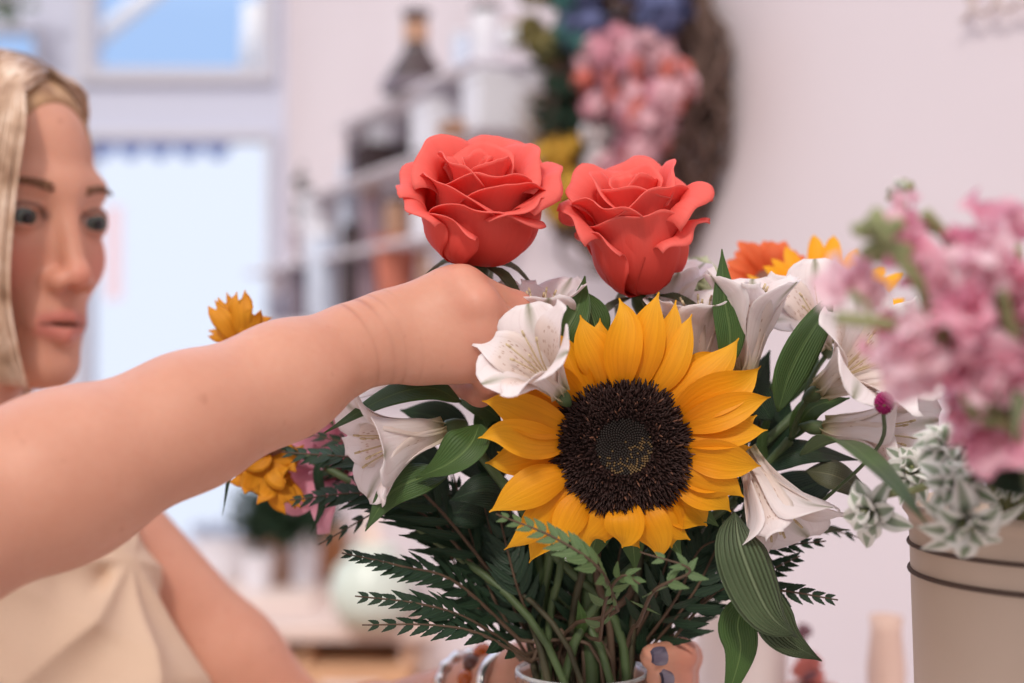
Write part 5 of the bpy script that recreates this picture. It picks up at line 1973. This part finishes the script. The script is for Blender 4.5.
for i, (x0, y0, xa, xb) in enumerate(SH):
    za = shelf_point(i, xa, .0); zb = shelf_point(i, xb, .0)
    L_ = np.linalg.norm(za - zb)
    root = thing('wall_shelf', ['topmost white wall shelf, under the dark long-necked flask', 'second white wall shelf from the top', 'third white wall shelf from the top, behind the coral rose', 'lowest white wall shelf, just over the hand'][i], 'shelf', zb, 'white wall shelves')
    mb = MB(); mb.box((0, -.135, -.012), (L_, -.002, -.001), rot=WR, c=(0, 0, 0), bev=.003); mb.v[-1] = mb.v[-1] + zb
    mb.build('shelf_board', M_shelf, root, False)
    for s_ in (.12, .88):
        mb = MB(); mb.box((L_ * s_, -.11, -.07), (L_ * s_ + .015, -.002, -.016), rot=WR, c=(0, 0, 0), bev=.003); mb.v[-1] = mb.v[-1] + zb
        mb.build('bracket', M_shelf, root, False)


def on_shelf(i, px, ytop, halfpx, off=.09):
    p = shelf_point(i, px, off)
    d = p[1]
    return p, P(0, ytop, d)[2] - p[2], halfpx * d / F


M_brown = plain('dark_brown_glass', (72, 58, 60), .25, .5, .3, 30)
M_grid = plain('grey_mauve', (122, 112, 124), .6, .3)
M_whitej = plain('white_jar', (226, 226, 234), .35, .4)
M_bluej = plain('pale_blue_jar', (204, 214, 232), .3, .5)
M_tan = plain('tan_wood', (180, 140, 116), .7, .2, .15, 20)
M_darkb = plain('dark_basket', (64, 52, 54), .8, .2, .3, 60)
M_terra = plain('terracotta', (196, 118, 98), .7, .2, .1, 20)
M_mauve = plain('mauve_pot', (150, 128, 138), .6, .3, .15, 30)
M_dkgreen = plain('dark_greenery', (52, 60, 54), .8, .2, .3, 30)

p, h_, r_ = on_shelf(0, 416, 11, 35, .10)
root = thing('flask', 'dark flask with a cone-shaped body and long neck on the top shelf', 'flask', p)
mb = MB(); mb.lathe(p, [(.0005, 0), (r_ * .98, 0), (r_, .006), (r_ * .96, h_ * .14), (r_ * .46, h_ * .46), (r_ * .34, h_ * .55), (r_ * .33, h_ * .93), (r_ * .42, h_ * .96), (r_ * .40, h_), (.0005, h_ * .99)], 40)
mb.build('flask_body', M_brown, root)
mb = MB(); mb.lathe(p, [(r_ * 1.03, h_ * .015), (r_ * 1.0, h_ * .13), (r_ * .98, h_ * .13), (r_ * 1.0, h_ * .015)], 40); mb.build('base_band', M_grid, root)
mb = MB(); mb.lathe(p, [(r_ * .355, h_ * .62), (r_ * .35, h_ * .86), (r_ * .33, h_ * .86), (r_ * .33, h_ * .62)], 30); mb.build('neck_label', M_tan, root)


def jar(i, px, ytop, half, mat, lidmat, label, name='jar', cat='jar', lid=True, off=.09):
    p, h_, r_ = on_shelf(i, px, ytop, half, off)
    root = thing(name, label, cat, p)
    hb = h_ * (.86 if lid else 1)
    mb = MB(); mb.lathe(p, [(.0005, 0), (r_ * .92, 0), (r_, .005), (r_, hb * .82), (r_ * .86, hb * .95), (r_ * .84, hb), (r_ * .78, hb), (r_ * .78, hb * .9), (.0005, hb * .88)], 32)
    mb.build('jar_body', mat, root)
    if lid:
        mb = MB(); mb.lathe(p + V(0, 0, hb), [(.0005, 0), (r_ * .92, 0), (r_ * .94, .003), (r_ * .92, h_ * .1), (r_ * .2, h_ * .13), (.0005, h_ * .14)], 32); mb.build('lid', lidmat, root)
    return root


def crate(i, px, ytop, half, mat, label, name='box', cat='box', off=.09, dep=.11):
    p, h_, r_ = on_shelf(i, px, ytop, half, off)
    root = thing(name, label, cat, p)
    mb = MB(); mb.box((-r_, -dep / 2, .0005), (r_, dep / 2, h_ * .9), rot=WR, c=(0, 0, 0), bev=.003); mb.v[-1] = mb.v[-1] + p; mb.build('box_body', mat, root, False)
    mb = MB(); mb.box((-r_ * 1.03, -dep / 2 - .003, h_ * .82), (r_ * 1.03, dep / 2 + .003, h_), rot=WR, c=(0, 0, 0), bev=.003); mb.v[-1] = mb.v[-1] + p; mb.build('box_lid', mat, root, False)
    return root


def plantpot(i, px, ytop, half, mat, lmat, label, potfrac=.45, off=.09):
    p, h_, r_ = on_shelf(i, px, ytop, half, off)
    root = thing('potted_plant', label, 'plant', p)
    hp = h_ * potfrac
    mb = MB(); mb.lathe(p, open_pot(r_ * .6, r_ * .78, hp), 28); mb.build('pot', mat, root)
    mb = MB()
    for k in range(70):
        e = unit(rng.normal(0, 1, 3) * V(1, 1, .9)); q = p + V(0, 0, hp + (h_ - hp) * .45) + e * V(r_ * .6, r_ * .6, (h_ - hp) * .45) * random.uniform(.3, 1)
        e2 = unit(e + rng.normal(0, .5, 3))
        blade(mb, [q, q + e2 * r_ * .3, q + e2 * r_ * .55], r_ * .14, rng.normal(0, 1, 3), 5, 3)
    mb.tube([p + V(0, 0, hp * .7), p + V(0, 0, h_ * .75)], .003, 6)
    mb.build('foliage', lmat, root)['kind'] = 'stuff'
    return root


jar(0, 486, 4, 15, M_whitej, M_brown, 'tall pale glass bottle with a dark stopper on the top shelf', 'bottle', 'bottle')
jar(0, 512, 22, 12, M_whitej, M_tan, 'short pale jar right of the tall pale bottle on the top shelf')
jar(0, 462, 30, 10, M_bluej, M_whitej, 'slim pale blue bottle right of the dark flask', 'bottle', 'bottle')
crate(1, 448, 104, 30, M_whitej, 'white box on the second shelf behind the coral rose', off=.085)
crate(1, 500, 74, 24, M_whitej, 'tall white box on the second shelf left of the wreath', off=.085)
crate(1, 384, 146, 21, M_darkb, 'dark basket on the second shelf, left of the coral rose', 'basket', 'basket', .08)
p, h_, r_ = on_shelf(1, 386, 146, 15, .08)
p = p + V(0, 0, h_ + .001); hj = .082
root = thing('jar', 'white glass jar with a wooden lid standing on the dark basket', 'jar', p)
mb = MB(); mb.lathe(p, [(.0005, 0), (r_ * .92, 0), (r_, .005), (r_, hj * .7), (r_ * .84, hj * .85), (r_ * .78, hj * .85), (r_ * .78, hj * .7), (.0005, hj * .68)], 32); mb.build('jar_body', M_whitej, root)
mb = MB(); mb.lathe(p + V(0, 0, hj * .85), [(.0005, 0), (r_ * .92, 0), (r_ * .94, .003), (r_ * .92, .012), (r_ * .2, .016), (.0005, .017)], 32); mb.build('lid', M_tan, root)
jar(2, 372, 186, 10, M_mauve, M_tan, 'mauve jar on the third shelf below the dark basket')
jar(2, 397, 196, 12, M_tan, M_brown, 'tan jar on the third shelf right of the mauve jar')
jar(2, 424, 200, 12, M_whitej, M_brown, 'white jar on the third shelf behind the coral rose')
jar(1, 352, 116, 6, M_grid, M_grid, 'slim grey bottle left of the white glass jar', 'bottle', 'bottle')
jar(2, 348, 160, 9, M_bluej, M_bluej, 'pale blue bottle at the left of the mauve jar', 'bottle', 'bottle')
plantpot(2, 304, 160, 16, M_mauve, M_dkgreen, 'dark potted plant at the left end of the third shelf', .3, .12)
crate(2, 325, 196, 11, M_whitej, 'small white box right of the dark potted plant')
jar(3, 352, 222, 12, M_brown, M_darkb, 'brown jar on the lowest shelf left of the terracotta pot')
jar(3, 368, 232, 9, M_mauve, M_darkb, 'mauve jar between the brown jar and the terracotta pot')
turned_p, th_, tr_ = on_shelf(3, 396, 238, 22)
turned('terracotta_pot', 'terracotta pot on the lowest shelf just above the wrist', 'pot', turned_p, open_pot(tr_ * .75, tr_, th_), M_terra)
turned_p, th_, tr_ = on_shelf(3, 430, 252, 13)
turned('clay_jug', 'brown clay jug right of the terracotta pot', 'jug', turned_p, open_pot(tr_ * .9, tr_ * .8, th_), M_tan)
jar(3, 322, 224, 15, M_bluej, M_whitej, 'pale glass jar catching the window light on the lowest shelf', off=.12)
jar(3, 300, 258, 13, M_grid, M_whitej, 'grey jar at the left end of the lowest shelf')
crate(1, 474, 124, 20, M_tan, 'tan wooden box on the second shelf above the coral rose', off=.11)

# ------------------------------------------------------------------ work table in the background
TZ = .75
M_ttop = plain('limewashed_top', (224, 204, 196), .7, .2, .06, 6)
M_twood = plain('warm_wood', (204, 158, 122), .6, .25, .12, 6)
x0 = P(150, 0, 3.9)[0]; x1 = -.10
tb = thing('work_table', 'whitewashed work table with open wooden drawers behind the bracelets', 'table', ((x0 + x1) / 2, 3.3, 0))
mb = MB(); mb.box((x0, 3.00, TZ - .035), (x1 - .05, 3.85, TZ), bev=.004)
mb.build('table_top', M_ttop, tb, False)
for k in range(3):                                                      # shallow drawers pulled part way out
    wd_ = (x1 - x0 - .11) / 3
    xa = x0 + .03 + k * wd_; xb = xa + wd_ - .025; yf = 2.84 + .03 * (k % 2)
    mb = MB()
    mb.box((xa, yf, TZ - .125), (xb, yf + .018, TZ - .050), bev=.003); mb.box((xa, yf + .018, TZ - .125), (xa + .015, 3.5, TZ - .055)); mb.box((xb - .015, yf + .018, TZ - .125), (xb, 3.5, TZ - .055))
    mb.box((xa + .015, yf + .018, TZ - .120), (xb - .015, 3.5, TZ - .085)); mb.box((xa + .015, 3.485, TZ - .085), (xb - .015, 3.5, TZ - .055))
    dr_ = mb.build('drawer', M_twood, tb, False)
    mb = MB(); mb.box(((xa + xb) / 2 - .06, yf - .012, TZ - .095), ((xa + xb) / 2 + .06, yf, TZ - .08), bev=.003); mb.build('handle', M_ttop, dr_, False)
mb = MB(); mb.box((x0 + .02, 2.86, TZ - .17), (x1 - .07, 3.2, TZ - .13)); mb.build('drawer_rail', M_ttop, tb, False)
for sx_, sy_ in ((x0 + .03, 3.04), (x1 - .14, 3.04), (x0 + .03, 3.76), (x1 - .14, 3.76)):
    mb = MB(); mb.box((sx_, sy_, 0), (sx_ + .06, sy_ + .06, TZ - .035), bev=.004); mb.build('leg', M_ttop, tb, False)
mb = MB(); mb.box((x0 + .04, 3.06, .22), (x1 - .10, 3.80, .25), bev=.003); mb.build('lower_shelf', M_twood, tb, False)


def on_table(px, d):
    p = P(px, 0, d); return V(p[0], d, TZ)


def tab_h(ytop, d):
    return P(0, ytop, d)[2] - TZ


k_ = 3.55 / F
p = on_table(228, 3.62)
root = turned('white_planter', 'white planter topped with pale tufts for whitish glare on the table under the window', 'planter', p, open_pot(30 * k_, 36 * k_, tab_h(535, 3.62)), M_whitej)
for q in range(16):  # pale tufts added for the whitish-blue glare over the planter
    pp = p + V(random.uniform(-.085, .085), random.uniform(-.08, .05), tab_h(525, 3.62) + random.uniform(-.02, .03))
    mb = MB()
    for w_ in range(14):
        e = unit(rng.normal(0, 1, 3) + V(0, -.2, .5)); blade(mb, [pp, pp + e * .014, pp + e * .026], .010, rng.normal(0, 1, 3), 4, 3)
    mb.tube([p + V(0, 0, .05), pp], .0015, 4)
    mb.build('glare_tuft', M_bluej, root)
p = on_table(278, 3.55); hh = tab_h(524, 3.55)
root = thing('kraft_box', 'brown box right of the white planter on the table', 'box', p)
mb = MB(); mb.box(p + V(-13 * k_, -.04, .0005), p + V(13 * k_, .05, hh), bev=.003); mb.build('box_body', M_tan, root, False)
mb = MB(); mb.box(p + V(-13.5 * k_, -.043, hh * .8), p + V(13.5 * k_, .053, hh + .003), bev=.003); mb.build('box_lid', M_twood, root, False)
p = on_table(305, 3.45)
turned('white_jug', 'small white jar on the table below the drooping yellow flower', 'jar', p, open_pot(13 * k_, 16 * k_, tab_h(524, 3.45)), M_whitej)
p = on_table(334, 3.6); hh = tab_h(528, 3.6)
root = thing('kraft_box', 'orange-brown box right of the small white jar on the table', 'box', p)
mb = MB(); mb.box(p + V(-14 * k_, -.04, .0005), p + V(14 * k_, .05, hh), bev=.003); mb.build('box_body', plain('orange_card', (190, 132, 92), .7, .2), root, False)
mb = MB(); mb.box(p + V(-14.5 * k_, -.043, hh * .8), p + V(14.5 * k_, .053, hh + .003), bev=.003); mb.build('box_lid', M_tan, root, False)
p = on_table(372, 3.0); k3 = 3.0 / F; hh = tab_h(548, 3.0)
turned('green_glass_vase', 'round pale green glass vase on the table behind the left fern tips', 'vase', p,
       [(.0005, 0), (26 * k3, 0), (40 * k3, hh * .25), (43 * k3, hh * .5), (36 * k3, hh * .78), (24 * k3, hh * .92), (27 * k3, hh), (25 * k3, hh), (21 * k3, hh * .9), (.0005, hh * .2)], plain('pale_green_glass', (206, 216, 206), .25, .5))
p = on_table(380, 3.4); k4 = 3.4 / F; hh = tab_h(502, 3.4)
turned('cream_vase', 'cream vase standing behind the pale green glass vase', 'vase', p,
       [(.0005, 0), (18 * k4, 0), (26 * k4, hh * .3), (24 * k4, hh * .65), (12 * k4, hh * .85), (14 * k4, hh), (12 * k4, hh), (10 * k4, hh * .86), (.0005, hh * .3)], plain('cream_ceramic', (228, 206, 194), .5, .3))
p = on_table(258, 3.38); k5 = 3.38 / F
root = turned('potted_plant', 'bushy dark green plant on the table by the window', 'plant', p, open_pot(13 * k5, 17 * k5, .10), M_whitej, part='pot')
mb = MB()
c1_ = P(284, 514, 3.38)
for q in range(420):
    e = unit(rng.normal(0, 1, 3)); c0 = c1_ + e * V(.125, .08, .058) * random.uniform(.3, 1)
    e2 = unit(e + rng.normal(0, .5, 3)); blade(mb, [c0, c0 + e2 * .020, c0 + e2 * .04], .010, rng.normal(0, 1, 3), 5, 3)
mb.tube(bez([p + V(0, 0, .06), p + V(0, 0, .14), c1_], 10), .006, 6)
mb.build('foliage', M_leaf3, root)['kind'] = 'stuff'
for i, (px, d, w_, h_) in enumerate([(250, 3.3, .16, .11), (440, 3.14, .2, .12)]):
    p = on_table(px, d); mb = MB(); mb.box(p + V(-w_, -h_, .0005), p + V(w_, h_, .012), bev=.002)
    single('paper_stack', mb, plain('wrapping_paper' if i == 0 else 'blush_paper', (232, 214, 206) if i == 0 else (226, 196, 184), .7, .2), ['stack of pale wrapping paper on the left of the table', 'stack of blush paper on the table behind the bracelets'][i], 'paper', p, smooth=False)
